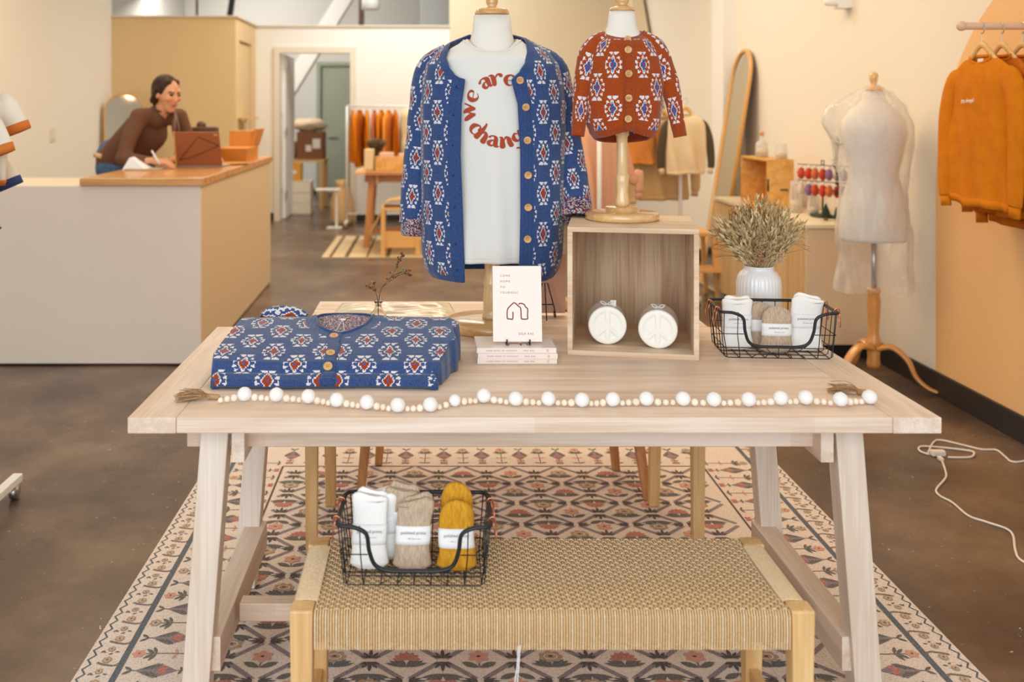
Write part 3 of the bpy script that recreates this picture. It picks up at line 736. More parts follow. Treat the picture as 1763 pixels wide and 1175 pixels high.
# ================================================================ books
def book(name, loc, rz, label, group, rot=None):
    t = empty(name, loc, label, 'book', group, rz=rz, rot=rot)
    b = MB(); b.box(-.1065, .1065, -.07, .07, 0, .0008); b.box(-.1065, .1065, -.07, .07, .0132, .014); b.box(-.1065, .1065, -.0702, -.0694, 0, .014)
    b.build('cover', M['bookpink'], t, smooth=False, local=True, bevel=.0003)
    b = MB(); b.box(-.1055, .1055, -.0692, .069, .0009, .0131); b.build('pages', M['paper'], t, smooth=False, local=True)
    mode = 'local'
    for body, x, sp in (('COME HOME TO YOURSELF', -.082, 1.35), ('D\u00c9J\u00c0 RAE', .018, 1.35)):
        text('spine_lettering', body, M['plum'], .0052, plane_T((x, -.0703, .0050), (1, 0, 0), (0, 0, 1)), t, .0001, sp, mode=mode)
    b = MB(); b.box(.080, .086, -.0704, -.0702, .003, .011); b.build('spine_mark', C('pale_rose_ink', (226, 190, 178)), t, smooth=False, local=True)
    return t
for k, (dx, dy, a, lb) in enumerate(((0, 0, .3, 'pale pink paperback at the bottom of the stack of three'), (.002, -.003, -.4, 'pale pink paperback in the middle of the stack of three'), (-.002, .0, .6, 'pale pink paperback on top of the stack of three'))):
    t = book('paperback_book', (.2305+dx, 2.735+dy, .7505+k*.0143), math.radians(a), lb, 'stacked pink paperbacks')
b = MB(); hh = .0142
for pts in (((.0, .028), (.004, .052), (.012, .058), (.028, .055), (.034, .045), (.034, .030)), ((.036, .032), (.036, .050), (.040, .058), (.052, .057), (.052, .032))):
    b.tube(spline([(x-.02, -.07+y*.9-.0, hh) for x, y in pts], 4), .0012, 5)
b.build('cover_drawing', M['plum'], t, local=True)
def easel(name, base, w, h, tilt, label, m, hooks=True, flip=1):
    """wire easel: two front feet with hooks, uprights and a back strut; facing -Y when flip=1"""
    t = empty(name, base, label, 'easel', 'small black wire easels')
    x, y, z = base; f = flip; r = .0022
    b = MB()
    for sx in (-1, 1):
        b.tube(spline([(x+sx*w/2, y-f*.022, z+.016), (x+sx*w/2, y-f*.022, z+.003), (x+sx*w/2, y-f*.012, z+.0025), (x+sx*w/2, y+f*.012, z+.004), (x+sx*w/2*.9, y+f*.018, z+.03), (x+sx*w*.12, y+f*(.018+tilt*h), z+h)], 5), r, 6)
    b.build('frame', M['blackmetal'], t)
    b = MB(); b.tube([(x-w*.42, y+f*.020, z+.045), (x+w*.42, y+f*.020, z+.045)], r*.9, 6); b.build('crossbar', M['blackmetal'], t)
    b = MB(); b.tube([(x, y+f*(.018+tilt*h), z+h), (x, y+f*(.018+tilt*h+.05), z+.0025)], r*.9, 6); b.build('back_strut', M['blackmetal'], t)
    return t
# ================================================================ knitted garments
MOT = ["BBRRW....", "BRRRW...W", "RRRW..WWW", "RRW....WW", "RRW......", "RW....W..", "RW..WWW..", "WW...WW..", "W........", "..WW.....", ".WWWW....", ".WWWWW..."]
def motif(dx, dz, cell):
    i = int(round(abs(dx)/cell)); j = int(round(abs(dz)/(cell*1.24)))
    if i > 8 or j > 11: return 0
    return {'.': 0, 'W': 1, 'R': 2, 'B': 3}[MOT[j][i]]
def motif_field(s, z, cs, rs, z0, cell, first=0):
    """columns every cs starting at s=0, rows every rs, odd columns half a step down"""
    for k in (int(math.floor(s/cs)), int(math.floor(s/cs))+1):
        if k < first: continue
        zz = z0-(rs/2 if k % 2 else 0); dz = (z-zz) % rs
        if dz > rs/2: dz -= rs
        q = motif(s-k*cs, dz, cell)
        if q: return q
    return 0
def arc_table(a, b, n):
    N = 720; L = [0]; p = None
    for i in range(N+1):
        k = pi*i/N; q = (a*sup(math.sin(k), n), -b*sup(math.cos(k), n))
        if p: L.append(L[-1]+math.hypot(q[0]-p[0], q[1]-p[1]))
        p = q
    def s(k): f = min(1, max(0, k/pi))*N; i = min(N-1, int(f)); return L[i]+(L[i+1]-L[i])*(f-i)
    return s, L[-1]
def run_length(PR):
    out = [(PR[0][0], 0)]
    for p, q in zip(PR, PR[1:]): out.append((q[0], out[-1][1]+math.hypot(q[1]-p[1], q[2]-p[2])))
    return out
def sup(c, n=2.4): return math.copysign(abs(c)**(2/n), c)
BLUEM = [M['blue'], M['knitwhite'], M['kred'], M['kblue'], M['blueband']]
RUSTM = [M['rust'], M['knitwhite'], M['kblue'], M['kred'], M['rustband']]
SPECK = [M['kcream'], M['kred'], M['kblue'], M['kdark']]
def speck(u, v): return random.choice((0, 0, 1, 2, 3, 3))
def sleeve(name, path, rf, mats, parent, cell, cs, rs, flat=.8, phase=0, cuff=None, n0=5, band_end=0):
    pts = spline(path, n0); L = [0]
    for a, b in zip(pts, pts[1:]): L.append(L[-1]+(b-a).length)
    T_ = L[-1]
    def at(t):
        d = t*T_
        for i in range(len(L)-1):
            if d <= L[i+1]+1e-9:
                k = (d-L[i])/(L[i+1]-L[i]); p = pts[i].lerp(pts[i+1], k)
                q0 = pts[max(i-1, 0)]; q1 = pts[min(i+2, len(pts)-1)]; return p, (q1-q0).normalized()
        return pts[-1], (pts[-1]-pts[-2]).normalized()
    b = MB(); nv = int(T_/cell); nu = int(2*pi*rf(.4)/cell)
    def pos(u, v):
        p, d = at(v); x = d.cross(V(0, 1, 0)).normalized(); y = V(0, 1, 0); y = (y-d*y.dot(d)).normalized()
        a = 2*pi*u; r = rf(v)*(1+.05*noise.noise(V(math.cos(a)*1.2, math.sin(a)*1.2, v*9+phase*7)))
        return p+x*r*math.cos(a)+y*r*flat*math.sin(a)
    per = 2*pi*rf(.5)
    def mf(u, v):
        if band_end and v > 1-band_end: return 4
        return motif_field(u*per+phase, v*T_, cs, rs, .03+phase, cell, -99)
    b.grid(nu, nv, pos, mf, uvf=lambda u, v: (u*per, v*T_), wrap=True)
    o = b.build(name, mats, parent, solid=.003)
    return o, at
def buttons(parent, lst, r, ydir=(0, -1, 0), name='button'):
    for p in lst:
        p = Vector(p); d = Vector(ydir).normalized(); x, y = frame(d); b = MB(); n = 20
        prof = [(0, .0016), (r*.62, .0016), (r*.72, .0030), (r*.9, .0030), (r, .0018), (r, 0)]
        rings = [[b.pt(p+x*q*math.cos(2*pi*k/n)+y*q*math.sin(2*pi*k/n)+d*h) for k in range(n)] for q, h in prof]
        for A, B in zip(rings, rings[1:]):
            for k in range(n): b.face((A[k], B[k], B[(k+1) % n], A[(k+1) % n]))
        o = b.build(name, M['button'], parent)
        b = MB()
        for sx in (-1, 1):
            for sz in (-1, 1):
                c = p+x*sx*r*.2+y*sz*r*.2+d*.0019; b.poly([c+x*r*.1*math.cos(a)+y*r*.1*math.sin(a) for a in [2*pi*k/6 for k in range(6)]])
        b.build('thread_hole', M['hole'], o, smooth=False)
# ---------------------------------------------------------------- adult dress form
FX, FY = .190, 3.10
def adult_form():
    t = empty('dress_form', (FX, FY, .7505), 'white adult dress form on a turned wooden pole and round base', 'mannequin')
    b = MB(); b.lathe([(0, .233), (.1, .233), (.155, .25), (.165, .33), (.15, .45), (.165, .6), (.168, .70), (.14, .79), (.105, .835), (.083, .862), (.070, .89), (.061, .93), (.057, .975), (0, .976)], (FX, FY, .7505), 32, sy=.62)
    b.build('torso', M['linenform'], t)
    b = MB(); b.lathe([(.053, .0), (.054, .004), (.050, .014), (.044, .018), (.018, .021), (.013, .026), (.018, .034), (.019, .045), (.013, .058), (0, .062)], (FX, FY, 1.728), 28, sy=.8); b.build('neck_cap', M['lacqX'], t)
    b = MB(); b.lathe([(.142, 0), (.146, .006), (.146, .022), (.140, .030), (.06, .032), (0, .032)], (FX, FY, .7505), 56); b.build('base', M['lacqX'], t)
    b = MB(); b.lathe([(.030, .0), (.030, .01), (.025, .014), (.028, .03), (.0275, .08), (.025, .10), (.027, .104), (.027, .11), (.022, .14), (.026, .19), (.030, .2), (.030, .23), (.024, .235), (.024, .25)], (FX, FY, .7825), 28); b.build('pole', M['lacqZ'], t)
adult_form()
def tee():
    t = empty('white_tee', (FX, FY, .963), 'white cotton tee with rust lettering worn by the adult form under the blue cardigan', 't-shirt')
    A = [(0, .176), (.3, .166), (.6, .168), (.82, .176), (.9, .165), (.95, .135), (.985, .098), (1, .078)]
    Bq = [(0, .114), (.3, .108), (.6, .114), (.82, .112), (.9, .099), (.95, .080), (.985, .066), (1, .058)]
    z0, z1 = .968, 1.652
    def surf(th, v):
        ex = 2.5-.5*max(0, (v-.88)/.12)
        a, bb = lerp1(A, v), lerp1(Bq, v); z = z0+(z1-z0)*v
        th_ = th; f = math.cos(th_)     # front at th=0
        dip = .048*max(0, f)**2*max(0, (v-.9)/.1)**2     # neckline dips at the front
        x = FX+a*sup(math.sin(th_), ex); y = FY-bb*sup(f, ex)
        k = max(0, 1-v*1.25)
        y -= k*.007*math.sin(x*70+v*2.4)*max(0, f); 
        return V(x, y, z-dip)
    b = MB(); b.grid(96, 90, lambda u, v: surf(2*pi*u, v), wrap=True); b.build('jersey', M['cotton'], t, solid=.002)
    b = MB(); b.tube([surf(2*pi*k/60, .992)+V(0, -.0005, .0) for k in range(60)], .0035, 6, closed=True); b.build('collar', M['cotton'], t)
    b = MB(); b.tube([surf(2*pi*k/80, .022)+V(0, -.0004*math.cos(2*pi*k/80), 0) for k in range(80)], .0006, 4, closed=True); b.build('hem_stitching', M['cotton'], t)
    G = {
     'w': (1.25, [[(0, 1, .08), (.10, .93, .26), (.26, .5, .36), (.36, .1, .30)], [(.36, .06, .22), (.55, .5, .10), (.66, .95, .08)], [(.52, .97, .08), (.66, .9, .26), (.80, .5, .36), (.90, .1, .30)], [(.90, .06, .22), (1.10, .5, .14), (1.2, 1.02, .08)]]),
     'e': (.92, [[(.22, .40, .05), (.76, .64, .07)], [(.76, .64, .10), (.68, .92, .20), (.45, 1.0, .14), (.2, .8, .24), (.13, .42, .34), (.3, .1, .24), (.6, .05, .10), (.82, .3, .04)]]),
     'a': (1.0, [[(.58, .55, .08), (.36, .58, .14), (.17, .34, .26), (.24, .12, .24), (.46, .1, .14), (.60, .34, .08)], [(.08, .80, .20), (.20, .95, .12), (.42, 1.0, .14), (.64, .84, .32), (.66, .45, .34), (.72, .12, .28), (.95, .10, .06)]]),
     'r': (.95, [[(-.06, .98, .06), (.16, .93, .24), (.24, .5, .36), (.22, .10, .36)], [(.36, .60, .08), (.54, .93, .14), (.74, .93, .26), (.80, .80, .24)]]),
     'c': (.92, [[(.72, .72, .28), (.62, .96, .14), (.38, .98, .16), (.14, .60, .34), (.26, .14, .24), (.56, .04, .12), (.82, .28, .04)]]),
     'h': (1.05, [[(-.10, 1.62, .05), (.10, 1.52, .24), (.20, 1.0, .34), (.20, .5, .36), (.18, .10, .38)], [(.32, .62, .08), (.50, .95, .16), (.72, .74, .34), (.74, .4, .36), (.74, .10, .38)]]),
     'n': (1.10, [[(-.04, .98, .06), (.16, .9, .26), (.22, .5, .36), (.22, .10, .38)], [(.34, .62, .08), (.54, .95, .16), (.76, .74, .34), (.78, .4, .36), (.84, .10, .34)]]),
     'g': (1.0, [[(.60, .80, .10), (.36, .98, .16), (.14, .66, .32), (.24, .32, .24), (.46, .26, .12), (.62, .5, .08)], [(.80, 1.0, .2), (.74, .6, .32), (.74, .1, .32), (.60, -.32, .26), (.32, -.45, .12), (.05, -.30, .14)]])}
    b = MB(); R = .0790; cx, cz = .2105, 1.4285; X = .0320
    def lay(th_list, upright):
        for ch, ang in th_list:
            wd, strokes = G[ch]
            for st in strokes:
                sp = spline([(p[0], p[1], p[2]) for p in st], 6); n = len(sp); sd = []
                for i, p in enumerate(sp):
                    q0, q1 = sp[max(0, i-1)], sp[min(n-1, i+1)]; dx, dy = q1.x-q0.x, q1.y-q0.y; L_ = math.hypot(dx, dy) or 1; h = max(.03, p.z*1.06)/2
                    sd.append((p.x-dy/L_*h, p.y+dx/L_*h, p.x+dy/L_*h, p.y-dx/L_*h))
                def W(gx, gy):
                    gx = (gx-wd/2)*X; gy = gy*X*1.0
                    if not upright: r = R+gy; a = ang+gx/R; x = cx+r*math.sin(a); z = cz+r*math.cos(a)
                    else: r = R+X-gy; a = ang-gx/R; x = cx+r*math.sin(a); z = cz+r*math.cos(a)
                    v = (z-z0)/(z1-z0); aa, bb = lerp1(A, v), lerp1(Bq, v); q = min(1, abs((x-FX)/aa)); sn = q**1.25; th = math.copysign(math.asin(min(1, sn)), x-FX)
                    p = surf(th, v); return V(x, p.y-.0018, z)
                for s0, s1 in zip(sd, sd[1:]): b.poly([W(s0[0], s0[1]), W(s0[2], s0[3]), W(s1[2], s1[3]), W(s1[0], s1[1])])
                for e_, (p, sg) in enumerate(((sp[0], -1), (sp[-1], 1))):
                    if p.z > .15: b.poly([W(p.x+p.z*.53*math.cos(2*pi*k/10), p.y+p.z*.53*math.sin(2*pi*k/10)) for k in range(10)])
    D = math.radians
    for word in ([('w', D(-92)), ('e', D(-62))], [('a', D(-28)), ('r', D(-8)), ('e', D(16))]):
        b = MB(); lay(word, False); b.build('lettering', M['print'], t, smooth=False)
    b = MB(); lay([('c', D(234)), ('h', D(216)), ('a', D(194)), ('n', D(170)), ('g', D(147)), ('e', D(126))], True); b.build('lettering', M['print'], t, smooth=False)
tee()
def adult_cardigan():
    t = empty('blue_cardigan', (FX, FY, .93), 'long blue knitted cardigan with diamond motifs hanging open on the adult form', 'cardigan')
    cell = .0025
    PR = [(0, .918, .186, .112), (.035, .94, .203, .12), (.10, .985, .214, .128), (.3, 1.13, .222, .135), (.55, 1.30, .224, .135), (.74, 1.45, .222, .135), (.84, 1.525, .212, .130), (.90, 1.572, .202, .116), (.945, 1.608, .176, .096), (.975, 1.640, .130, .075), (1, 1.668, .078, .052)]
    Z = [(p[0], p[1]) for p in PR]; A = [(p[0], p[2]) for p in PR]; Bq = [(p[0], p[3]) for p in PR]
    # where the opening lies: x (relative) of each front edge against v, then angle over the shoulders
    XL = [(0, -.090), (.05, -.092), (.3, -.098), (.55, -.104), (.74, -.100), (.83, -.090), (.842, -.090)]
    XR = [(0, .074), (.3, .079), (.55, .079), (.74, .070), (.83, .052), (.842, .052)]
    NL = [(1.520, .088), (1.5265, .108), (1.535, .120), (1.56, .137), (1.59, .145), (1.612, .141), (1.637, .134)]
    def vz(z):
        a, b = 0, 1
        for _ in range(24):
            m_ = (a+b)/2; a, b = (m_, b) if lerp1(Z, m_) < z else (a, m_)
        return a
    v6 = vz(1.612); a6 = lerp1(A, v6)
    NR = [(1.520, .052), (1.530, .062), (1.545, .077), (1.575, .096), (1.612, .106), (1.640, .106), (1.654, .102)]
    def th(v, X, sg):
        a = lerp1(A, v); z = lerp1(Z, v); x = lerp1(X, min(v, .842))
        if z > 1.520: x = lerp1(NR if sg > 0 else NL, z)
        base = math.asin(min(1, (abs(x)/a))**1.2)
        zc = 1.654 if sg > 0 else 1.637
        if z > zc: base = pi/2+(2.15-pi/2)*(z-zc)/(1.668-zc)
        return base
    def pos(u, v):
        a, bb, z = lerp1(A, v), lerp1(Bq, v), lerp1(Z, v)
        t0 = th(v, XR, 1); t1 = 2*pi-th(v, XL, -1); k = t0+(t1-t0)*u
        x = a*sup(math.sin(k), 2.4); y = -bb*sup(math.cos(k), 2.4)
        fade = min(1, (1-v)*2.2)
        n1 = noise.noise(V(k*1.6, z*1.1, 3.1))*.016*fade+noise.noise(V(k*5, z*2, 8))*.004*fade
        x *= 1+n1/a; y *= 1+n1/bb
        edge = min(u, 1-u)*5.4   # flare of the hanging fronts
        if v < .8 and edge < .5: y += .006*math.sin(z*9+(2 if u < .5 else 0))*(1-edge/.5)
        back = max(0, (v-.88)/.12); y += .035*back
        sag = .014*math.cos(k)**2*max(0, 1-v*4) if math.cos(k) > 0 else 0
        if v < .2: z -= sag*.6
        return V(FX+x, FY+y, z)
    per = 1.155; bw = .037; SA, half = arc_table(.222, .134, 2.4); RL = run_length(PR); ZP = lerp1(RL, .67)-.036
    def s_of(u, v):
        t0 = th(v, XR, 1); t1 = 2*pi-th(v, XL, -1); q = (t1-t0)/(2*pi)
        return u*per*q, (1-u)*per*q
    def mf(u, v):
        s1, s2 = s_of(u, v); s = min(s1, s2)
        if s < bw*(1 if v < .84 else .8) or v < .028 or v > .985: return 4
        z = lerp1(Z, v)+(.0)
        # true arc from the front centre so that columns hang straight
        t0 = th(v, XR, 1); t1 = 2*pi-th(v, XL, -1); k = t0+(t1-t0)*u
        arc = SA(k)-.105 if k < pi else SA(2*pi-k)-.130
        return motif_field(arc, lerp1(RL, v), .0455, .122, ZP, cell, 0)
    b = MB(); b.grid(430, 285, pos, mf, uvf=lambda u, v: (u*per, v*.8)); b.build('knit_body', BLUEM, t, solid=.004, solid_off=1)
    # rolled edge of neckline and fronts
    path = [pos(0, v/285) for v in range(0, 286)]+[pos(u/30, 1) for u in range(1, 30)]+[pos(1, 1-v/285) for v in range(0, 286)]
    b = MB(); b.tube(path, .0028, 6, cap=True); b.build('knit_edge', M['blueband'], t)
    buttons(t, [pos(.0155, v)+V(.003, -.0055, 0) for v in [vz(q) for q in (1.519, 1.439, 1.340, 1.236, 1.140, 1.047)]], .0115)
    for v in [vz(q) for q in (1.50, 1.415, 1.325, 1.235, 1.14, 1.03, .955)]:
        b = MB(); p = pos(1-.020, v)+V(0, -.0052, 0); b.ball(p, .0028, .0008, .0036, 8); b.build('buttonhole', M['hole'], t)
    rf = lambda q: lerp1([(0, .050), (.15, .056), (.35, .052), (.6, .046), (1, .041)], q)
    sl, at = sleeve('sleeve', [(FX-.125, 3.125, 1.590), (FX-.182, 3.128, 1.548), (FX-.202, 3.13, 1.45), (FX-.220, 3.13, 1.33), (FX-.236, 3.12, 1.20), (FX-.246, 3.105, 1.078)], rf, BLUEM, t, cell, .0455, .122, .85, .01)
    def cuff(c0, c1, r0, r1, nm):
        b = MB(); c0 = Vector(c0); c1 = Vector(c1); d = (c1-c0).normalized(); x, y = frame(d)
        def P(u, v):
            a = 2*pi*u; q = v*2 if v < .5 else 2-v*2; r = (r0 if v < .5 else r0-.006)+(r1-r0)*q+.002*math.sin(a*3+1)
            return c0+(c1-c0)*q+x*r*math.cos(a)+y*r*.85*math.sin(a)
        b.grid(84, 36, P, speck, uvf=lambda u, v: (u*.27, v*.1), wrap=True); b.build('turned_cuff', SPECK, t)
    cuff((FX-.245, 3.105, 1.092), (FX-.248, 3.100, 1.038), .0435, .042, 'l')
    rr = lambda q: lerp1([(0, .050), (.15, .058), (.35, .055), (.6, .050), (1, .043)], q)
    sleeve('sleeve', [(FX+.125, 3.125, 1.590), (FX+.178, 3.128, 1.552), (FX+.204, 3.13, 1.46), (FX+.228, 3.125, 1.34), (FX+.248, 3.10, 1.22), (FX+.258, 3.055, 1.130)], rr, BLUEM, t, cell, .0455, .122, .85, .03)
    cuff((FX+.258, 3.058, 1.145), (FX+.250, 3.025, 1.098), .047, .050, 'r')
adult_cardigan()
# ---------------------------------------------------------------- child form
KX, KY, KB = .566, 2.95, 1.1065
def child_form():
    t = empty('dress_form', (KX, KY, KB), 'small white child dress form on a turned pole standing on the wooden box', 'mannequin')
    b = MB(); b.lathe([(0, .268), (.05, .268), (.078, .30), (.083, .40), (.078, .47), (.07, .53), (.052, .555), (.044, .575), (.040, .605), (.038, .618), (0, .619)], (KX, KY, KB), 28, sy=.7); b.build('torso', M['linenform'], t)
    z = KB+.617
    b = MB(); b.lathe([(.037, 0), (.038, .004), (.034, .010), (.020, .014), (.014, .018), (.020, .026), (.0215, .038), (.014, .05), (0, .053)], (KX, KY, z), 26); b.build('neck_cap', M['lacqX'], t)
    b = MB(); b.lathe([(.104, 0), (.108, .004), (.108, .018), (.104, .022), (.050, .023), (.049, .036), (.046, .039), (0, .039)], (KX, KY, KB), 48); b.build('base', M['lacqX'], t)
    b = MB(); b.lathe([(.020, .039), (.0225, .05), (.021, .065), (.0175, .085), (.0205, .11), (.0215, .128), (.0195, .133), (.0165, .137), (.0162, .225), (.0165, .245), (.0215, .250), (.0215, .262), (.018, .266), (.0165, .285)], (KX, KY, KB), 24); b.build('pole', M['lacqZ'], t)
child_form()
def child_cardigan():
    t = empty('rust_cardigan', (KX, KY, 1.335), 'small rust-red knitted cardigan buttoned up on the child form', 'cardigan')
    cell = .0027
    PR = [(0, 1.350, .083, .066), (.06, 1.366, .096, .074), (.16, 1.395, .108, .080), (.32, 1.45, .112, .083), (.5, 1.51, .109, .080), (.66, 1.565, .104, .076), (.78, 1.600, .096, .070), (.87, 1.628, .082, .062), (.94, 1.648, .066, .053), (1, 1.662, .052, .043)]
    Z = [(p[0], p[1]) for p in PR]; A = [(p[0], p[2]) for p in PR]; Bq = [(p[0], p[3]) for p in PR]
    def pos(u, v):
        a, bb, z = lerp1(A, v), lerp1(Bq, v), lerp1(Z, v); k = 2*pi*u
        x = a*sup(math.sin(k), 2.3); y = -bb*sup(math.cos(k), 2.3); f = math.cos(k)
        fade = min(1, (1-v)*2.5)
        n1 = noise.noise(V(math.cos(k)*1.5, math.sin(k)*1.5, z*9+5))*.007*fade
        x *= 1+n1/a; y *= 1+n1/bb
        z += (.022*max(0, f)**2*max(0, 1-abs(x)/.1)-.016*max(0, -f))*max(0, 1-v*2.6)
        z -= .022*max(0, f)*max(0, (v-.8)/.2)**1.5
        return V(KX+.004+x, KY+y, z)
    per = .60; SA, half = arc_table(.110, .080, 2.3); RL = run_length(PR); ZP = lerp1(RL, .645)
    def mf(u, v):
        if v < .075 or v > .93: return 4
        k = SA(2*pi*min(u, 1-u)); vv = lerp1(RL, v)
        if k < .016: return 4
        q = motif_field(k-.046, vv, .044, .130, ZP, cell, 0)
        if q: return q
        dz = (vv-ZP) % .130; dz = dz-.130 if dz > .065 else dz      # bars running in from the placket
        if .019 < k < .028 and .0035 < abs(dz) < .0115: return 1
        return 0
    b = MB(); b.grid(222, 128, pos, mf, uvf=lambda u, v: (u*per, v*.345), wrap=True); b.build('knit_body', RUSTM, t, solid=.003, solid_off=1)
    def front(x, v, off):
        a = lerp1(A, v); k = math.asin(min(1, abs(x)/a)**1.15)/(2*pi); p = pos(k if x >= 0 else 1-k, v); return V(KX+.004+x, p.y-off, p.z)
    b = MB(); b.grid(8, 90, lambda u, v: front((u-.5)*.028+.001+.0012*math.sin(v*14), .005+v*.985, .0075 if .02 < u < .98 else .004), lambda u, v: 0, uvf=lambda u, v: (v*.33, u*.028))
    b.build('button_placket', M['rustband'], t, solid=.002)
    buttons(t, [front(.000+dx, v, .0088) for v, dx in ((.955, .001), (.80, -.001), (.575, -.001), (.37, -.002), (.145, -.003))], .0108)
    b = MB(); b.tube([pos(k/60, 1) for k in range(60)], .0042, 6, closed=True); b.tube([pos(k/60, 0) for k in range(60)], .003, 6, closed=True); b.build('knit_edge', M['rustband'], t)
    rf = lambda q: lerp1([(0, .030), (.2, .034), (.45, .028), (.8, .019), (1, .0165)], q)
    sleeve('sleeve', [(KX-.045, KY, 1.635), (KX-.083, KY, 1.612), (KX-.106, KY-.005, 1.55), (KX-.120, KY-.012, 1.48), (KX-.128, KY-.022, 1.42), (KX-.136, KY-.03, 1.355)], rf, RUSTM, t, cell, .046, .130, .9, .012, band_end=.13)
    sleeve('sleeve', [(KX+.05, KY, 1.638), (KX+.092, KY, 1.612), (KX+.122, KY-.005, 1.55), (KX+.146, KY-.012, 1.475), (KX+.156, KY-.018, 1.41), (KX+.167, KY-.022, 1.352)], rf, RUSTM, t, cell, .046, .130, .9, .02, band_end=.13)
child_cardigan()
# ---------------------------------------------------------------- folded cardigan
def folded():
    cx, yb = -.255, 2.425
    t = empty('folded_cardigan', (cx, 2.65, .7505), 'blue knitted cardigan with diamond motifs folded flat on the left of the table', 'cardigan')
    cell = .0034; HW = .288
    # v: path length in metres from the lower front edge, over the first fold and back across the top
    P = [(0, -.002, .7535), (.015, -.010, .760), (.032, -.006, .775), (.050, .010, .7835), (.066, .024, .784), (.085, .030, .793), (.110, .044, .806), (.16, .085, .818), (.24, .155, .832), (.34, .245, .846), (.42, .325, .852), (.46, .362, .850), (.49, .385, .838), (.52, .392, .815)]
    L = .52
    YV = [(p[0]/L, p[1]) for p in P]; ZV = [(p[0]/L, p[2]) for p in P]
    def hw(v, s):      # half width left/right
        y = lerp1(YV, v)
        if s < 0: return HW+lerp1([(0, -.030), (.03, -.012), (.08, -.004), (.14, -.014), (.18, .0), (.3, .010), (.6, -.004), (.85, -.012), (1, -.06)], v)
        return HW+lerp1([(0, -.045), (.03, -.024), (.08, -.014), (.14, -.022), (.22, -.004), (.40, .014), (.52, .040), (.64, .030), (.74, .048), (.86, .026), (1, -.05)], v)
    def pos(u, v):
        s = 2*u-1; y = lerp1(YV, v); z = lerp1(ZV, v); w_ = hw(v, s); base = .7530
        e = 0; t_ = abs(s)
        if t_ < .93: x = w_*s/.95
        else: aa = (t_-.93)/.07*pi/2; x = math.copysign(w_*(.93/.95)+w_*(1-.93/.95)*math.sin(aa), s); e = 1-max(0, math.cos(aa))**.8
        z = base+(z-base)*(1-e)+.003*noise.noise(V(x*9, y*9, 1))
        x += .004*noise.noise(V(y*14, s*2, 4)); 
        y += .010*noise.noise(V(x*5, 0, v*3))
        if v > .75: z += .009*math.exp(-((x+.05)/.05)**2)*((v-.75)/.25)+.010*math.exp(-((x-.10)/.05)**2)*((v-.75)/.25)
        return V(cx+x, yb+y, max(z, .7522))
    # scooped neck at the back centre of the top layer
    nx, nh, nd = .012, .080, .225
    def neckv(x): q = (x-nx)/nh; return 1-(nd/L)*math.sqrt(max(0, 1-q*q))*1.0 if abs(q) < 1 else 2
    def keep(u, v): return v < neckv((2*u-1)*hw(v, 2*u-1))
    def mf(u, v):
        x = (2*u-1)*hw(v, 2*u-1); d = v*L
        q = (x-nx)/(nh+.03); 
        if abs(q) < 1 and v > 1-((nd+.028)/L)*math.sqrt(1-q*q): return 4
        if abs(x-.004) < .017: return 4
        if d < .012 or abs(2*u-1) > .925: return 0
        m_ = motif_field(abs(x-.004)-.020, d, .060, .142, .030, cell*.94, 0)
        if m_: return m_
        return 0
    b = MB(); b.grid(200, 178, pos, mf, keep, uvf=lambda u, v: ((2*u-1)*HW, v*L)); b.build('knit_front', BLUEM, t, solid=.004)
    b = MB(); pts = []
    for k in range(33):
        a = pi*k/32; x = nx-nh*math.cos(a); v = 1-(nd/L)*math.sin(a); v = min(v, .998)
        u = .5+.5*x/hw(v, x); pts.append(pos(u, v)+V(0, 0, .001))
    b.tube(pts, .004, 6); b.build('neck_edge', M['blueband'], t)
    # inner back seen through the neck, speckled side up
    def ib(u, v): x = nx+(u*2-1)*.10; y = yb+.16+v*.25; return V(cx+x, y, .8235+.028*v-.006*abs(u*2-1))
    b = MB(); b.grid(70, 84, ib, speck, uvf=lambda u, v: (u*.2, v*.16)); b.build('inner_back', SPECK, t)
    b = MB(); b.tube(spline([(cx+nx-.085, yb+.375, .846), (cx+nx-.06, yb+.400, .850), (cx+nx, yb+.408, .850), (cx+nx+.06, yb+.400, .850), (cx+nx+.085, yb+.375, .846)], 6), .0045, 7, flat=.7); b.build('back_collar', M['blueband'], t)
    # care label
    b = MB(); b.box(cx+nx-.022, cx+nx+.022, yb+.232, yb+.250, .8345, .8355); b.box(cx+nx-.008, cx+nx+.006, yb+.330, yb+.344, .848, .8505)
    b.tube([(cx+nx-.002, yb+.335, .85), (cx+nx-.012, yb+.25, .837)], .001, 4); b.tube([(cx+nx-.002, yb+.335, .85), (cx+nx+.010, yb+.25, .837)], .001, 4)
    b.build('neck_label', M['paper'], t, smooth=False)
    # placket with buttons
    def pp(x, d): v = d/L; return pos(.5+.5*x/hw(v, x), v)
    b = MB(); b.grid(8, 110, lambda u, v: pp((u-.5)*.030+.004+.001*math.sin(v*40), .004+v*(L-nd-.006))+V(0, -.001, .0035 if .05 < u < .95 else .001), uvf=lambda u, v: (v*.4, u*.03))
    b.build('button_placket', M['blueband'], t, solid=.002)
    for d, nrm in ((.272, (0, -.25, 1)), (.150, (0, -.35, 1)), (.088, (0, -.8, .6))):
        p = pp(.002, d)+V(0, -.003, .005); buttons(t, [p], .0115, nrm)
    # sleeves folded under: soft tubes showing at the sides and behind
    rf = lambda q: lerp1([(0, .018), (.2, .026), (.8, .026), (1, .018)], q)
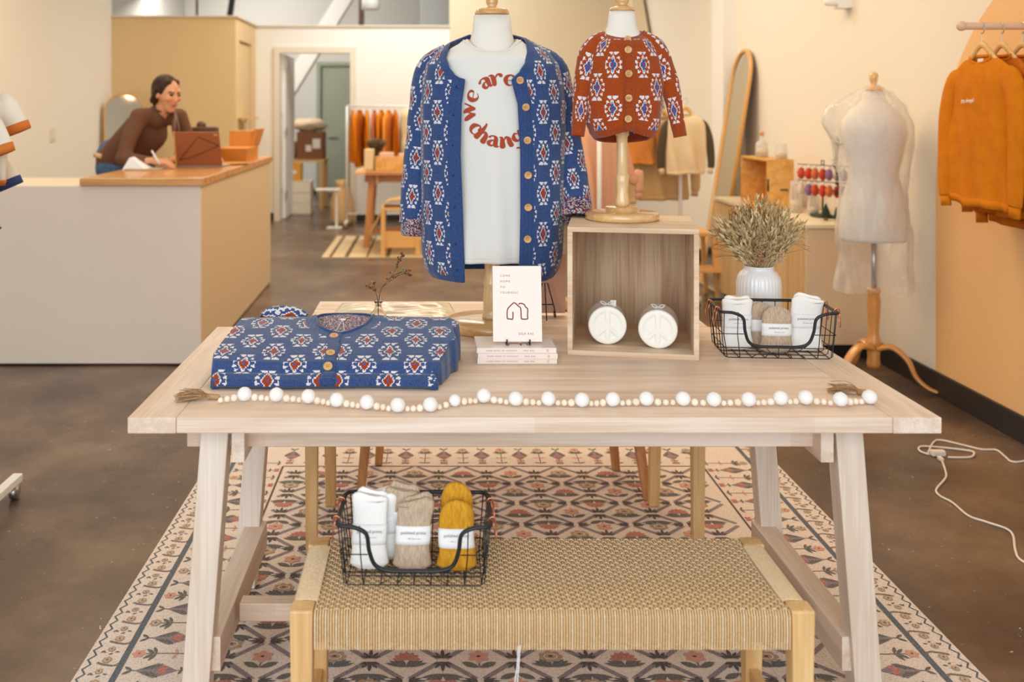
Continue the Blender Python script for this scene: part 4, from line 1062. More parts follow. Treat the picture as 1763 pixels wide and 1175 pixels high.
    for path in ([(cx+.235, yb+.10, .777), (cx+.262, yb+.20, .779), (cx+.262, yb+.33, .780)], [(cx+.20, yb+.36, .790), (cx+.285, yb+.36, .782), (cx+.292, yb+.29, .780)], [(cx-.262, yb+.16, .778), (cx-.262, yb+.30, .779), (cx-.22, yb+.37, .782)], [(cx-.22, yb+.385, .838), (cx-.17, yb+.405, .846), (cx-.10, yb+.40, .835)]):
        sleeve('folded_sleeve', path, rf, BLUEM, t, cell, .046, .09, .95, random.random()*.05)
folded()
# ================================================================ book on its easel
ez = .7505+.0143*3
e1 = easel('wire_easel', (.2365, 2.715, ez), .062, .15, .16, 'small black wire easel holding up the pink book on top of the book stack', M['blackmetal'])
def upright_book():
    tilt = math.radians(8)
    t = empty('paperback_book', (.2360, 2.709, ez+.0065), 'pale pink paperback standing upright on the wire easel, front cover showing', 'book', rot=(-tilt, 0, 0))
    b = MB(); b.box(-.0665, .0665, -.0005, .0005, 0, .2035); b.box(-.0665, .0665, .0125, .0135, 0, .2035); b.box(-.067, -.0662, -.0005, .0135, 0, .2035)
    b.build('cover', M['bookpink'], t, smooth=False, local=True, bevel=.0003)
    b = MB(); b.box(-.066, .0658, .0006, .0124, .0006, .2028); b.build('pages', M['paper'], t, smooth=False, local=True)
    P = lambda x, z: plane_T((x, -.0007, z), (1, 0, 0), (0, 0, 1))
    for k, w_ in enumerate(('COME', 'HOME', 'TO', 'YOURSELF')):
        text('title_lettering', w_, M['plum'], .0078, P(-.0465, .1745-.0152*k), t, .0001, 1.45, mode='local')
    text('author_lettering', 'D\u00c9J\u00c0 RAE', M['plum'], .0078, P(.0025, .0185), t, .0001, 1.3, mode='local')
    b = MB()
    for pts in (((-.017, .060), (-.0235, .061), (-.0275, .062), (-.028, .078), (-.026, .088), (-.017, .098), (-.008, .104), (.002, .096), (.009, .089), (.010, .070), (.011, .0595)), ((-.0185, .061), (-.0135, .060), (-.012, .072), (-.0125, .080)), ((.0035, .100), (.0085, .1025), (.018, .100), (.0225, .093), (.028, .087), (.0275, .070), (.0275, .0615), (.019, .060), (.011, .0605))):
        b.tube(spline([(x, -.0007, z) for x, z in pts], 5), .0016, 6, flat=.3, up=(0, 1, 0))
    b.build('house_drawing', M['plum'], t, local=True)
upright_book()
# sign turned away from us behind
e2 = easel('wire_easel', (.372, 3.27, .7505), .070, .115, -.0, 'small black wire easel seen from behind holding the blank-backed card', M['blackmetal'], flip=-1)
b = MB(); b.hexa([(.325, 3.298, .7575), (.445, 3.298, .7575), (.445, 3.301, .7575), (.325, 3.301, .7575)], [(.325, 3.272, .958), (.445, 3.272, .958), (.445, 3.275, .958), (.325, 3.275, .958)])
tag(b.build('easel_card', C('dusty_pink_card', (206, 172, 152), .8), smooth=False), 'dusty pink card with its blank back to us, right of the upright book', 'card')
b = MB()
def cr(u, v):
    n = noise.noise(V(u*9, v*7, 2)); return V(.425+u*.10+n*.006, 3.36+v*.11, .752+.030*math.sin(pi*min(1, u*1.0))*math.sin(pi*v)**.5+abs(n)*.018)
b.grid(24, 24, cr); tag(b.build('tissue_packet', C('kraft_tissue', (222, 176, 120), .5), solid=.0008), 'crumpled tan tissue packet between the pink card and the wooden box', 'packet')
# ================================================================ cellophane, bud vase, twig
b = MB()
def ce(u, v):
    x = -.325+u*.405+(v-.5)*.03*(1-2*u); y = 3.17+v*.33; e = min(u, 1-u, v, 1-v)
    n = noise.noise(V(u*3+1, v*9, 1))+.5*noise.noise(V(u*6, v*22, 6))
    return V(x, y, .7530+max(0, min(1, e*8))*(.010+.008*n))
b.grid(60, 60, ce); tag(b.build('cellophane_packet', M['cello'], solid=.0004), 'shiny crinkled cellophane packet lying behind the folded cardigan', 'packet')
def bud_vase():
    vx, vy, vz = -.164, 3.10, .7505
    t = empty('bud_vase', (vx, vy, vz), 'tiny clear glass bottle holding one berry twig behind the folded cardigan', 'vase')
    b = MB(); b.lathe([(.001, .0), (.022, .001), (.027, .008), (.028, .03), (.025, .045), (.013, .06), (.0095, .068), (.010, .078), (.0135, .082), (.0135, .085), (.0085, .085), (.0075, .07), (.011, .06), (.022, .045), (.025, .03), (.024, .01), (.02, .005), (.001, .004)], (vx, vy, vz), 28)
    b.build('bottle', M['glass'], t)
    w = empty('berry_twig', (vx, vy, vz+.01), 'dark red berry twig with small green leaves leaning out of the tiny glass bottle', 'twig')
    stems = [[(0, 0, .006), (.001, 0, .08), (.012, -.005, .125), (.040, -.01, .158), (.066, -.01, .205), (.078, -.012, .235)],
             [(.012, -.005, .125), (.045, .0, .150), (.075, .005, .165), (.098, .0, .158)], [(.030, -.008, .148), (.06, -.02, .170), (.098, -.025, .180)],
             [(0, 0, .006), (-.002, 0, .08), (-.010, .004, .115), (-.014, .006, .138)], [(-.008, .003, .11), (-.022, .0, .122), (-.032, -.003, .130)], [(.055, -.01, .185), (.062, .0, .205), (.070, .006, .214)]]
    b = MB()
    for s_ in stems: b.tube(spline([(vx+x, vy+y, vz+z+.004) for x, y, z in s_], 5), lambda q: .0015-.0008*q, 5)
    b.build('stem', C('twig_brown', (92, 70, 50), .8), w)
    for s_ in stems:
        sp = spline([(vx+x, vy+y, vz+z+.004) for x, y, z in s_], 6)
        for p in sp[len(sp)//2::2]:
            if p.z > vz+.10:
                b = MB(); d = V(random.uniform(-1, 1), random.uniform(-.6, .6), random.uniform(-.2, 1)).normalized(); l = .017
                x, y = frame(d); b.poly([p, p+d*l*.4+x*.005, p+d*l, p+d*l*.4-x*.005]); b.build('leaf', C('olive_leaf', (128, 142, 84), .6), w, smooth=False)
        for k in range(4):
            p = sp[-1-k]+V(random.uniform(-.006, .006), random.uniform(-.004, .004), random.uniform(-.005, .006)); b = MB(); b.ball(p, .0034, seg=8); b.build('berry', C('dark_red_berry', (128, 32, 28), .35), w)
        if len(sp) > 12:
            for k in (6, 9, 12):
                p = sp[-k]+V(random.uniform(-.008, .008), 0, random.uniform(-.006, .008))
                if p.z > vz+.11: b = MB(); b.ball(p, .0032, seg=8); b.build('berry', M['dark_red_berry'], w)
bud_vase()
# ================================================================ wire baskets and socks
def basket(loc, rz, label):
    t = empty('wire_basket', loc, label, 'basket', 'black wire baskets of socks', rz=rz)
    W, D, H = .315, .185, .128; bw, bd = W*.44, D*.42; w2, d2 = W/2, D/2; R = .0054
    def rim_front(): # wide dip in the front rim
        return spline([(-w2, -d2+.02, H), (-w2+.006, -d2+.002, H), (-w2+.035, -d2-.001, H-.002), (-w2+.060, -d2, H-.016), (-w2+.066, -d2+.004, H-.052), (-w2+.078, -d2+.008, H-.083), (-w2+.105, -d2+.009, H-.094), (0, -d2+.009, H-.095), (w2-.105, -d2+.009, H-.094), (w2-.078, -d2+.008, H-.083), (w2-.066, -d2+.004, H-.052), (w2-.060, -d2, H-.016), (w2-.035, -d2-.001, H-.002), (w2-.006, -d2+.002, H), (w2, -d2+.02, H)], 6)
    b = MB(); path = rim_front()+[V(w2, 0, H), V(w2, d2-.02, H), V(w2-.006, d2-.004, H), V(w2-.02, d2, H), V(0, d2, H), V(-w2+.02, d2, H), V(-w2+.006, d2-.004, H), V(-w2, d2-.02, H), V(-w2, 0, H)]
    b.tube(path, R, 8, closed=True, up=None, flat=.8); b.build('rim', M['blackmetal'], t, local=True)
    b = MB(); r = .0013
    def wire(p): b.tube(p, r, 5)
    n = 9
    for i in range(n):
        x0 = -bw+2*bw*i/(n-1); xt = -w2*.94+w2*1.88*i/(n-1)
        zt = H if abs(xt) > w2-.055 else H-.093
        wire([(xt, -d2+(.001 if zt == H else .009), zt), (xt*(.5+.5*zt/H)*.99+x0*.0, -d2+.012, zt*.5), (x0, -bd-.006, .006), (x0, -bd+.004, .0015), (x0, bd-.004, .0015), (x0, bd+.004, .006), (xt, d2, H)])
    for j in range(5):
        y0 = -bd+2*bd*j/4; yt = -d2*.8+d2*1.6*j/4
        wire([(-w2, yt, H), (-bw-.006, y0, .007), (-bw+.004, y0, .0015), (bw-.004, y0, .0015), (bw+.006, y0, .007), (w2, yt, H)])
    for z in (.030, .068):
        k = z/H; xx = bw+(w2-bw)*k+.002; yy = bd+(d2-bd)*k+.002
        if z < .05: wire([(-xx, -yy, z), (xx, -yy, z)])
        else: wire([(-xx, -yy, z), (-w2+.063, -yy-.0, z)]); wire([(w2-.063, -yy, z), (xx, -yy, z)])
        wire([(xx, -yy, z), (xx, yy, z), (-xx, yy, z), (-xx, -yy, z)])
    b.build('wire_mesh', M['blackmetal'], t, local=True)
    for sx in (-1, 1):
        for yy in (-d2+.030, d2-.055):
            b = MB(); x = sx*w2
            lp = spline([(x, yy, H+.006), (x+sx*.006, yy+.008, H+.005), (x+sx*.010, yy+.012, H-.008), (x+sx*.013, yy+.012, H-.028), (x+sx*.012, yy+.004, H-.042), (x+sx*.012, yy-.004, H-.040), (x+sx*.010, yy-.010, H-.02), (x+sx*.006, yy-.009, H-.002)], 5, closed=True)
            b.tube(lp, .0013, 6, closed=True); 
            b.tube(spline([(x-sx*.004, yy-.004, H-.006), (x-sx*.002, yy-.004, H+.007), (x+sx*.008, yy-.004, H+.009), (x+sx*.011, yy-.003, H-.006)], 5), .0015, 6)
            b.build('copper_clip', M['copper'], t, local=True)
    return t
def socks(root, x, y, h, w_, m, label, group, lean=0, top='cuff', rz=0, band=True, dx=0, z0=.004, bandz=.42, txt=True, thick=.032):
    """a folded pair standing in the basket with a paper band round it"""
    T0 = WM[root.name]; p = T0 @ V(x, y, z0)
    t = empty('sock_pair', p, label, 'socks', group, rot=(lean, 0, root.rotation_euler.z+rz))
    b = MB(); nu, nv = 40, 40
    def prof(u, v, o=0):
        a = 2*pi*u; zz = v*h
        wd = w_/2*(1-.10*math.sin(pi*v)+(.10 if v < .25 else 0)*(1-v*4)); th = thick/2*(1+.25*math.cos(pi*v*1.3))
        if top == 'cuff': e = 1-max(0, (v-.93)/.07)**2*.35
        else: e = math.sqrt(max(.0, 1-max(0, (v-.70)/.30)**2))
        e *= math.sqrt(min(1, .35+v*9))
        xx = sup(math.cos(a), 3.0)*(wd*e+o); yy = sup(math.sin(a), 2.2)*(th*max(e, .5)+o)
        yy += .0025*math.sin(v*7+x*40); xx += dx*v*v+.003*noise.noise(V(v*4, x*30, 2))
        zt = zz+(.005*math.sin(xx*60+x*90) if v > .9 and top == 'cuff' else 0)
        return V(xx, yy, zt)
    b.grid(nu, nv, lambda u, v: prof(u, v), wrap=True); b.face([b.pt(prof(k/nu, 0)) for k in range(nu)][::-1]); b.face([b.pt(prof(k/nu, 1)) for k in range(nu)])
    b.build('sock', m, t, local=True)
    if top != 'cuff' or True:
        b = MB()
        def inner(u, v):
            q = prof(u, min(1, (.80+.20*v) if top == 'cuff' else (.66+.25*v))); return V(q.x*.86+.004, q.y*.8+thick*.48, q.z*(1.0)+(.008 if top == 'cuff' else -.012)*v)
        b.grid(28, 8, inner, wrap=True); b.face([b.pt(inner(k/28, 1)) for k in range(28)]); b.build('folded_top', m, t, local=True)
    if band:
        b = MB(); b.grid(nu, 4, lambda u, v: prof(u, bandz+v*.27, .0014), wrap=True); b.build('paper_band', M['paper'], t, local=True, solid=.0004)
        if txt:
            P = prof(.75, bandz+.16, .0030)
            text('band_lettering', 'polished prints', M['greyink'], .0085, plane_T((-.026+P.x, P.y-.0006, P.z), (1, 0, 0), (0, 0, 1)), t, .0001, 1.05, mode='local')
            text('band_lettering', '100% organic cotton', M['greyink'], .0032, plane_T((-.012+P.x, P.y-.0006, P.z-.010), (1, 0, 0), (0, 0, 1)), t, .0001, 1.05, mode='local')
    return t
B1 = basket((.955, 2.80, .7505), math.radians(-4), 'black wire basket of white and oatmeal socks on the right of the table')
G1 = 'banded sock pairs in the table basket'
socks(B1, -.090, .012, .140, .088, M['socwhite'], 'white sock pair in a paper band at the left of the table basket', G1, lean=-.10, dx=.004)
socks(B1, .010, -.020, .128, .088, M['socbeige'], 'oatmeal sock pair in front in the middle of the table basket', G1, lean=-.06, top='round', dx=.004, bandz=.36)
socks(B1, -.010, .040, .128, .080, M['socbeige'], 'oatmeal sock pair tucked behind the front oatmeal pair in the table basket', G1, lean=.02, top='round', dx=-.008, txt=False, bandz=.36)
socks(B1, .098, .012, .146, .092, M['socwhite'], 'white sock pair in a paper band at the right of the table basket', G1, lean=-.10, dx=.012)
B2 = basket((-.0335, 2.125, .4515), math.radians(-1), 'black wire basket of white, oatmeal and mustard socks on the cord bench')
G2 = 'banded sock pairs in the bench basket'
socks(B2, -.098, -.008, .150, .080, M['socwhite'], 'white sock pair at the left of the basket on the bench', G2, lean=-.20, dx=.0, bandz=.33)
socks(B2, -.066, .045, .140, .07, M['socwhite'], 'white sock pair leaning behind the front white pair in the bench basket', G2, lean=.05, dx=-.01, txt=False)
socks(B2, -.006, -.010, .140, .080, M['socbeige'], 'oatmeal sock pair in front in the middle of the bench basket', G2, lean=-.18, dx=.008, bandz=.36)
socks(B2, -.018, .048, .150, .076, M['socbeige'], 'oatmeal sock pair tucked behind the front oatmeal pair in the bench basket', G2, lean=.02, dx=-.014, txt=False)
socks(B2, .088, -.010, .140, .082, M['socgold'], 'mustard yellow sock pair in front at the right of the bench basket', G2, lean=-.18, top='round', dx=.0, bandz=.32)
socks(B2, .092, .046, .165, .076, M['socgold'], 'taller mustard yellow sock pair behind the front mustard pair', G2, lean=.0, top='round', dx=-.006, txt=False, bandz=.3)
# ================================================================ ribbed vase with dried bouquet
VX, VY = .999, 3.035
def ribbed_vase():
    t = empty('ribbed_vase', (VX, VY, .7505), 'white ribbed ceramic vase behind the sock basket', 'vase')
    b = MB(); b.lathe([(.001, 0), (.055, .001), (.062, .006), (.0665, .02), (.067, .15), (.064, .17), (.055, .186), (.046, .193), (.044, .202), (.0465, .206), (.0415, .206), (.040, .196), (.050, .18), (.060, .16), (.060, .01), (.001, .008)], (VX, VY, .7505), 144, fn=lambda a, z: 1-(.034*max(0, -math.cos(34*a))**.7 if .012 < z < .178 else 0))
    b.build('body', M['ceramic'], t)
    t = empty('dried_bouquet', (VX, VY, .7605), 'full bouquet of dried oats and grasses in the ribbed vase', 'dried flowers')
    rnd = random.Random(3); zt = .7505+.206; stems = MB(); oats = []
    def tip():
        a = rnd.uniform(0, 2*pi); r = rnd.random()**.6
        th = r*1.02; L_ = rnd.uniform(.175, .262)*(1-.14*r)
        return V(VX+.001+L_*math.sin(th)*math.cos(a)*.78, VY+L_*math.sin(th)*math.sin(a)*.62, zt-.02+L_*math.cos(th)**.8*.92), a, th
    greens = [C('dried_straw', (222, 198, 150), .8), C('dried_sage', (208, 184, 136), .8), C('dried_olive', (168, 142, 96), .8), C('dried_brown', (142, 104, 66), .85)]
    g = MB()
    for i in range(520):
        p, a, th = tip(); base = V(VX+.03*math.cos(a)*math.sin(th), VY+.03*math.sin(a)*math.sin(th), zt-.03)
        mid = base.lerp(p, .5)+V(0, 0, .015); sp = spline([base, mid, p], 5); stems.tube(sp, .0008, 4, rnd.choice((0, 1, 2)))
        n = rnd.randint(7, 12)
        for k in range(n):
            q = sp[min(len(sp)-1, int((.30+.70*k/n)*(len(sp)-1)))]; d = (sp[-1]-sp[max(0, len(sp)-4)]).normalized()+V(rnd.uniform(-.7, .7), rnd.uniform(-.7, .7), rnd.uniform(-.25, .5)); d.normalize(); l = rnd.uniform(.016, .030); w_ = l*.16
            q = q+V(rnd.uniform(-.004, .004), rnd.uniform(-.004, .004), rnd.uniform(-.004, .004)); x, y = frame(d); m_ = rnd.choice((0, 0, 1, 1, 1, 2, 2))
            i0 = g.pt(q); r1 = [g.pt(q+d*l*.4+(x*math.cos(c)+y*math.sin(c))*w_) for c in (0, 2.09, 4.19)]; i1 = g.pt(q+d*l)
            for c in range(3): g.face((i0, r1[c], r1[(c+1) % 3]), m_); g.face((r1[c], i1, r1[(c+1) % 3]), m_)
    stems.build('stems', greens, t)
    tag(g.build('oat_grains', greens, t, smooth=False), 'pale straw oat grains', kind='stuff')
    g = MB()
    for i in range(70):
        a = rnd.uniform(0, 2*pi); r = .085*rnd.random()**.5; p = V(VX-.012+r*math.cos(a), VY+r*math.sin(a)*.7, zt+.172+rnd.uniform(-.03, .035)-.3*r)
        g.ball(p, .0038, seg=7, m=0); g.tube([p, p-V(0, 0, .04)], .0006, 4, 1)
    tag(g.build('button_flowers', [C('ochre_bud', (186, 122, 44), .8), greens[3]], t), 'small ochre button heads near the top', kind='stuff')
    for cx_, z1_, n, ln in ((-.030, .115, 170, .12), (-.012, .105, 150, .10), (.035, .135, 60, .06)):
        g = MB()
        for i in range(n):
            v = rnd.random(); a = rnd.uniform(0, 2*pi); r = .011*math.sin(pi*min(1, v*.9+.1)); p = V(VX+cx_+r*math.cos(a), VY-.075-.03*v+r*math.sin(a)*.7, zt+.01+v*ln)
            g.ball(p, .0022, seg=6)
        g.build('seed_plume', C('dusty_plume', (176, 136, 104), .9) if cx_ < 0 else C('pale_plume', (214, 176, 138), .9), t)
    g = MB()
    for i in range(26):
        sg = rnd.choice((-1, 1)); l = rnd.uniform(.06, .11); p = V(VX+sg*.09, VY-.01, zt+rnd.uniform(.03, .11)); g.tube(spline([V(VX+sg*.03, VY, zt+.02), p, p+V(sg*l*.6, rnd.uniform(-.03, .03), rnd.uniform(-.03, .03))], 5), .0005, 4)
    g.build('fine_twigs', greens[3], t)
ribbed_vase()
# ================================================================ bead garland
def garland():
    pts_px = [(375, 683), (421, 679), (476, 680), (531, 683), (580, 689), (632, 693), (685, 698), (741, 697), (783, 688), (833, 682), (888, 687), (944, 687), (1002, 689), (1055, 688), (1113, 687), (1176, 687), (1229, 688), (1289, 688), (1344, 686), (1387, 685), (1447, 688), (1497, 684)]
    def w(x, y, r=.010): z = .7505+r; Y = (1.43-z)*1714/(y-190); return V((x-742)/1714*Y, Y, z)
    t = empty('bead_garland', w(900, 690, 0), 'garland of white felt balls and wooden beads across the front of the table', 'garland')
    rnd = random.Random(5); big = [w(*p, .016) for p in pts_px]; cord = []
    sizes = {}
    for i, p in enumerate(big):
        if i == 0: continue
        R = .0168 if i not in (8,) else .014
        b = MB(); b.ball((p.x, p.y, .7505+R*.96), R, R, R*.96, 20, fn=lambda d: 1+.05*noise.noise(d*3+V(i, 0, 0))); b.build('felt_ball', M['felt'], t)
    for a, c in zip(big, big[1:]):
        d = (c-a).length; r_ = [.0068, .0076, .0088] if rnd.random() < .5 else [.0088, .0076, .0068]
        st = .0155 if a is not big[0] else 0; free = d-st-.0155; tot = sum(r_)*2; nb = 3
        if free < tot*.85: r_ = r_[:2] if free > tot*.5 else r_[:1]; tot = sum(r_)*2
        elif free > tot*1.25: r_ = r_+[.0072]; tot = sum(r_)*2
        if a is big[0]: r_ = [.0068, .0076, .0088]; tot = sum(r_)*2
        k = free/tot; pos = st
        for r in r_:
            f = (pos+r*k)/d; pos += 2*r*k; p = a.lerp(c, f); b = MB(); b.ball((p.x, p.y+.0015*math.sin(pos*300), .7505+r), r*min(1, k)*1.0, r*min(1, k), r, 16); b.build('wood_bead', M['bead'], t)
    b = MB(); b.tube([V(p.x, p.y, .7505+.009) for p in big], .0012, 5); b.build('string', M['jute'], t)
    for (x, y, dx, sg, n) in ((372, 684, -1, 1, 90), (1492, 676, -1, 1, 80)):
        p0 = w(x, y, .006); b = MB()
        if sg: b.cap(p0+V(.004, 0, 0), p0+V(-.016, .002, 0), .006, .0075, 10)
        for i in range(n):
            a = rnd.uniform(-.32, .32)+(.0 if x < 800 else -.28); l = rnd.uniform(.075, .098) if x < 800 else rnd.uniform(.06, .09); z = .7512+abs(rnd.gauss(0, .008)); e = p0+V(-l*math.cos(a), -l*math.sin(a)+.0, 0)
            e.z = min(z, .778); m_ = p0.lerp(e, .5)+V(0, rnd.uniform(-.004, .004), rnd.uniform(.0, .012)); b.tube(spline([p0+V(-.012, rnd.uniform(-.005, .005), rnd.uniform(-.003, .004)), m_, e], 5), .00075, 4)
        b.build('jute_tassel', M['jute'], t)
garland()
# ================================================================ cash counter
def counter():
    t = empty('sales_counter', (-2.6, 6.2, 0), 'long pinkish-white sales counter with a side wing on the left', 'counter')
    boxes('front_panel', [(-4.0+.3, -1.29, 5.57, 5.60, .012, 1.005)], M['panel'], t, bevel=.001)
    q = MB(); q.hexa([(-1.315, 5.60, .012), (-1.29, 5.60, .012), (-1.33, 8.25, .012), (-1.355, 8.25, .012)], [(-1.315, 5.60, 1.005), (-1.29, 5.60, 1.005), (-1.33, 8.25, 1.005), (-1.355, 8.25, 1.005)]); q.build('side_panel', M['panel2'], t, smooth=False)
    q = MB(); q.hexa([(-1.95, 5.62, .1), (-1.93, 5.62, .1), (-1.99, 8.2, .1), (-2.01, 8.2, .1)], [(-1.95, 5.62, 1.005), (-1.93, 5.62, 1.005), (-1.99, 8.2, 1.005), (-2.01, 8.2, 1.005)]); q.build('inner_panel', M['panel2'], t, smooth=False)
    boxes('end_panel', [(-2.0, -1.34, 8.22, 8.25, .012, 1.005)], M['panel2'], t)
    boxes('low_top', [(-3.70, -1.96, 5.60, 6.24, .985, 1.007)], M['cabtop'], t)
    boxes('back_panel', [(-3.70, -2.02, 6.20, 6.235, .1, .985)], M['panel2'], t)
    boxes('tray_divider', [(-3.10, -3.07, 5.62, 6.2, 1.007, 1.02), (-2.75, -2.72, 5.64, 6.2, 1.007, 1.02)], M['white'], t)
    boxes('plinth', [(-3.66, -1.34, 5.60, 5.64, .0, .09)], M['black'], t)
    q = MB(); q.hexa([(-1.96, 5.55, 1.007), (-1.275, 5.55, 1.007), (-1.315, 8.27, 1.007), (-2.03, 8.27, 1.007)], [(-1.96, 5.55, 1.05), (-1.275, 5.55, 1.05), (-1.315, 8.27, 1.05), (-2.03, 8.27, 1.05)]); q.build('butcher_block_top', M['butcher'], t, smooth=False, bevel=.004)
counter()
CT = 1.0505
def tablet():
    t = empty('laptop', (-1.54, 6.62, CT), 'open laptop with a brown lid facing the shop, standing on the counter', 'laptop', rz=math.radians(-3))
    brown = C('brown_leatherette', (160, 92, 50), .5)
    b = MB(); b.box(-.155, .155, .0, .21, 0, .014); b.build('keyboard_base', C('laptop_grey', (168, 150, 132), .4, metal=.5), t, smooth=False, local=True, bevel=.003)
    b = MB(); b.hexa([(-.155, -.004, .012), (.155, -.004, .012), (.155, .006, .012), (-.155, .006, .012)], [(-.150, -.075, .235), (.150, -.075, .235), (.150, -.066, .238), (-.150, -.066, .238)])
    l = b.build('lid', brown, t, smooth=False, local=True, bevel=.002)
    P = lambda x, k: V(x, -.0055-.071*k, .012+.223*k)
    b = MB()
    for a, c in (((-.13, .16), (.01, .86)), ((.01, .86), (.145, .60)), ((.145, .60), (-.03, .28)), ((-.03, .28), (-.13, .16))): b.tube([P(*a), P(*c)], .0028, 5)
    b.build('stitched_line', C('dark_brown_line', (92, 52, 32), .6), l, local=True)
    b = MB(); b.hexa([(-.159, -.008, .008), (-.150, -.008, .008), (-.150, .008, .008), (-.159, .008, .008)], [(-.154, -.079, .238), (-.145, -.079, .238), (-.145, -.064, .240), (-.154, -.064, .240)]); b.build('lid_edge', C('tan_edge', (224, 168, 92), .4), l, smooth=False, local=True)
    b = MB(); b.poly([P(.115, .94)+V(0, -.001, 0), P(.140, .94)+V(0, -.001, 0), P(.140, .90)+V(0, -.001, 0), P(.115, .90)+V(0, -.001, 0)]); b.build('sticker', C('pale_sticker', (214, 180, 150)), l, smooth=False, local=True)
tablet()
b = MB(); b.hexa([(-1.52, 7.32, CT), (-1.36, 7.32, CT), (-1.36, 7.66, CT), (-1.52, 7.66, CT)], [(-1.56, 7.28, CT+.10), (-1.345, 7.28, CT+.10), (-1.345, 7.70, CT+.10), (-1.56, 7.70, CT+.10)])
o = tag(b.build('parcel_box', C('orange_cardboard', (214, 140, 56), .6), smooth=False), 'low orange-brown cardboard tray behind the laptop on the counter', 'box')
t = empty('parcel_box', (-1.45, 7.9, CT), 'taller orange-brown cardboard box with slanted flap at the counter edge', 'box')
b = MB(); b.box(-1.56, -1.38, 7.70, 7.95, CT, CT+.22); b.build('carton', C('orange_cardboard', (214, 140, 56)), t, smooth=False)
b = MB(); b.hexa([(-1.39, 7.68, CT+.10), (-1.37, 7.68, CT+.10), (-1.37, 7.95, CT+.10), (-1.39, 7.95, CT+.10)], [(-1.36, 7.66, CT+.235), (-1.33, 7.66, CT+.235), (-1.33, 7.95, CT+.235), (-1.36, 7.95, CT+.235)]); b.build('flap', C('orange_cardboard', (214, 140, 56)), t, smooth=False)
t = empty('tape_dispenser', (-1.62, 7.2, CT), 'dark brown tape dispenser standing behind the laptop', 'dispenser')
b = MB(); b.box(-1.72, -1.54, 7.15, 7.24, CT, CT+.26); b.build('body', C('dark_brown_plastic', (96, 62, 40), .5), t, smooth=False, bevel=.01)
b = MB(); b.tube([(-1.66, 7.17, CT+.27), (-1.66, 7.22, CT+.27)], .03, 14); b.build('roll', C('dark_brown_plastic', (96, 62, 40)), t)
b = MB(); b.hexa([(-2.03+.06, 6.35, CT), (-1.80, 6.28, CT), (-1.76, 6.42, CT), (-1.96, 6.50, CT)], [(-1.93, 6.37, CT+.075), (-1.915, 6.37, CT+.08), (-1.90, 6.44, CT+.08), (-1.93, 6.46, CT+.075)]); tag(b.build('paper_bag', M['paper'], smooth=False), 'small white paper bag lying on the counter by the elbow', 'bag')
b = MB(); b.hexa([(-1.93, 6.25, CT), (-1.71, 6.27, CT), (-1.71, 6.40, CT), (-1.93, 6.38, CT)], [(-1.93, 6.25, CT+.008), (-1.71, 6.27, CT+.008), (-1.71, 6.40, CT+.012), (-1.93, 6.38, CT+.012)]); tag(b.build('notebook', C('grey_notebook', (186, 160, 130), .6), smooth=False), 'thin open notebook under the writing hand', 'notebook')
b = MB(); b.lathe([(0, 0), (.13, 0), (.15, .008), (.152, .012), (.13, .009), (0, .004)], (-1.42, 7.0, CT), 30); tag(b.build('round_tray', C('amber_tray', (212, 150, 84), .3), smooth=True), 'shallow round amber tray on the counter beside the laptop', 'tray')
def arch_mirror(name, cx, cy, bz, w, h, lean, rz, label, r=.012):
    t = empty(name, (cx, cy, bz), label, 'mirror', rot=(lean, 0, rz))
    pts = [V(-w/2, 0, .015), V(w/2, 0, .015)]+[V(w/2*math.cos(pi*k/24), 0, h-w/2+w/2*math.sin(pi*k/24)) for k in range(25)]
    b = MB(); b.tube(pts, r, 8, closed=True, up=(0, 1, 0)); b.build('frame', C('brass_wood_frame', (216, 164, 96), .4), t, local=True)
    b = MB(); b.poly([p+V(0, .0, 0) for p in pts]); b.build('glass', M['mirror'], t, smooth=False, local=True)
    b = MB(); b.poly([p+V(0, .012, 0) for p in pts][::-1]); b.build('backing', C('backing_board', (150, 112, 76), .8), t, smooth=False, local=True)
    return t
arch_mirror('arched_mirror', -3.40, 11.12, .0, .44, 1.62, -.10, .45, 'arched mirror with a thin golden frame behind the woman at the counter')
arch_mirror('arched_mirror', 2.22, 7.98, .0, .46, 1.93, -.155, math.radians(-90), 'tall arched floor mirror leaning on the right wall', .018)
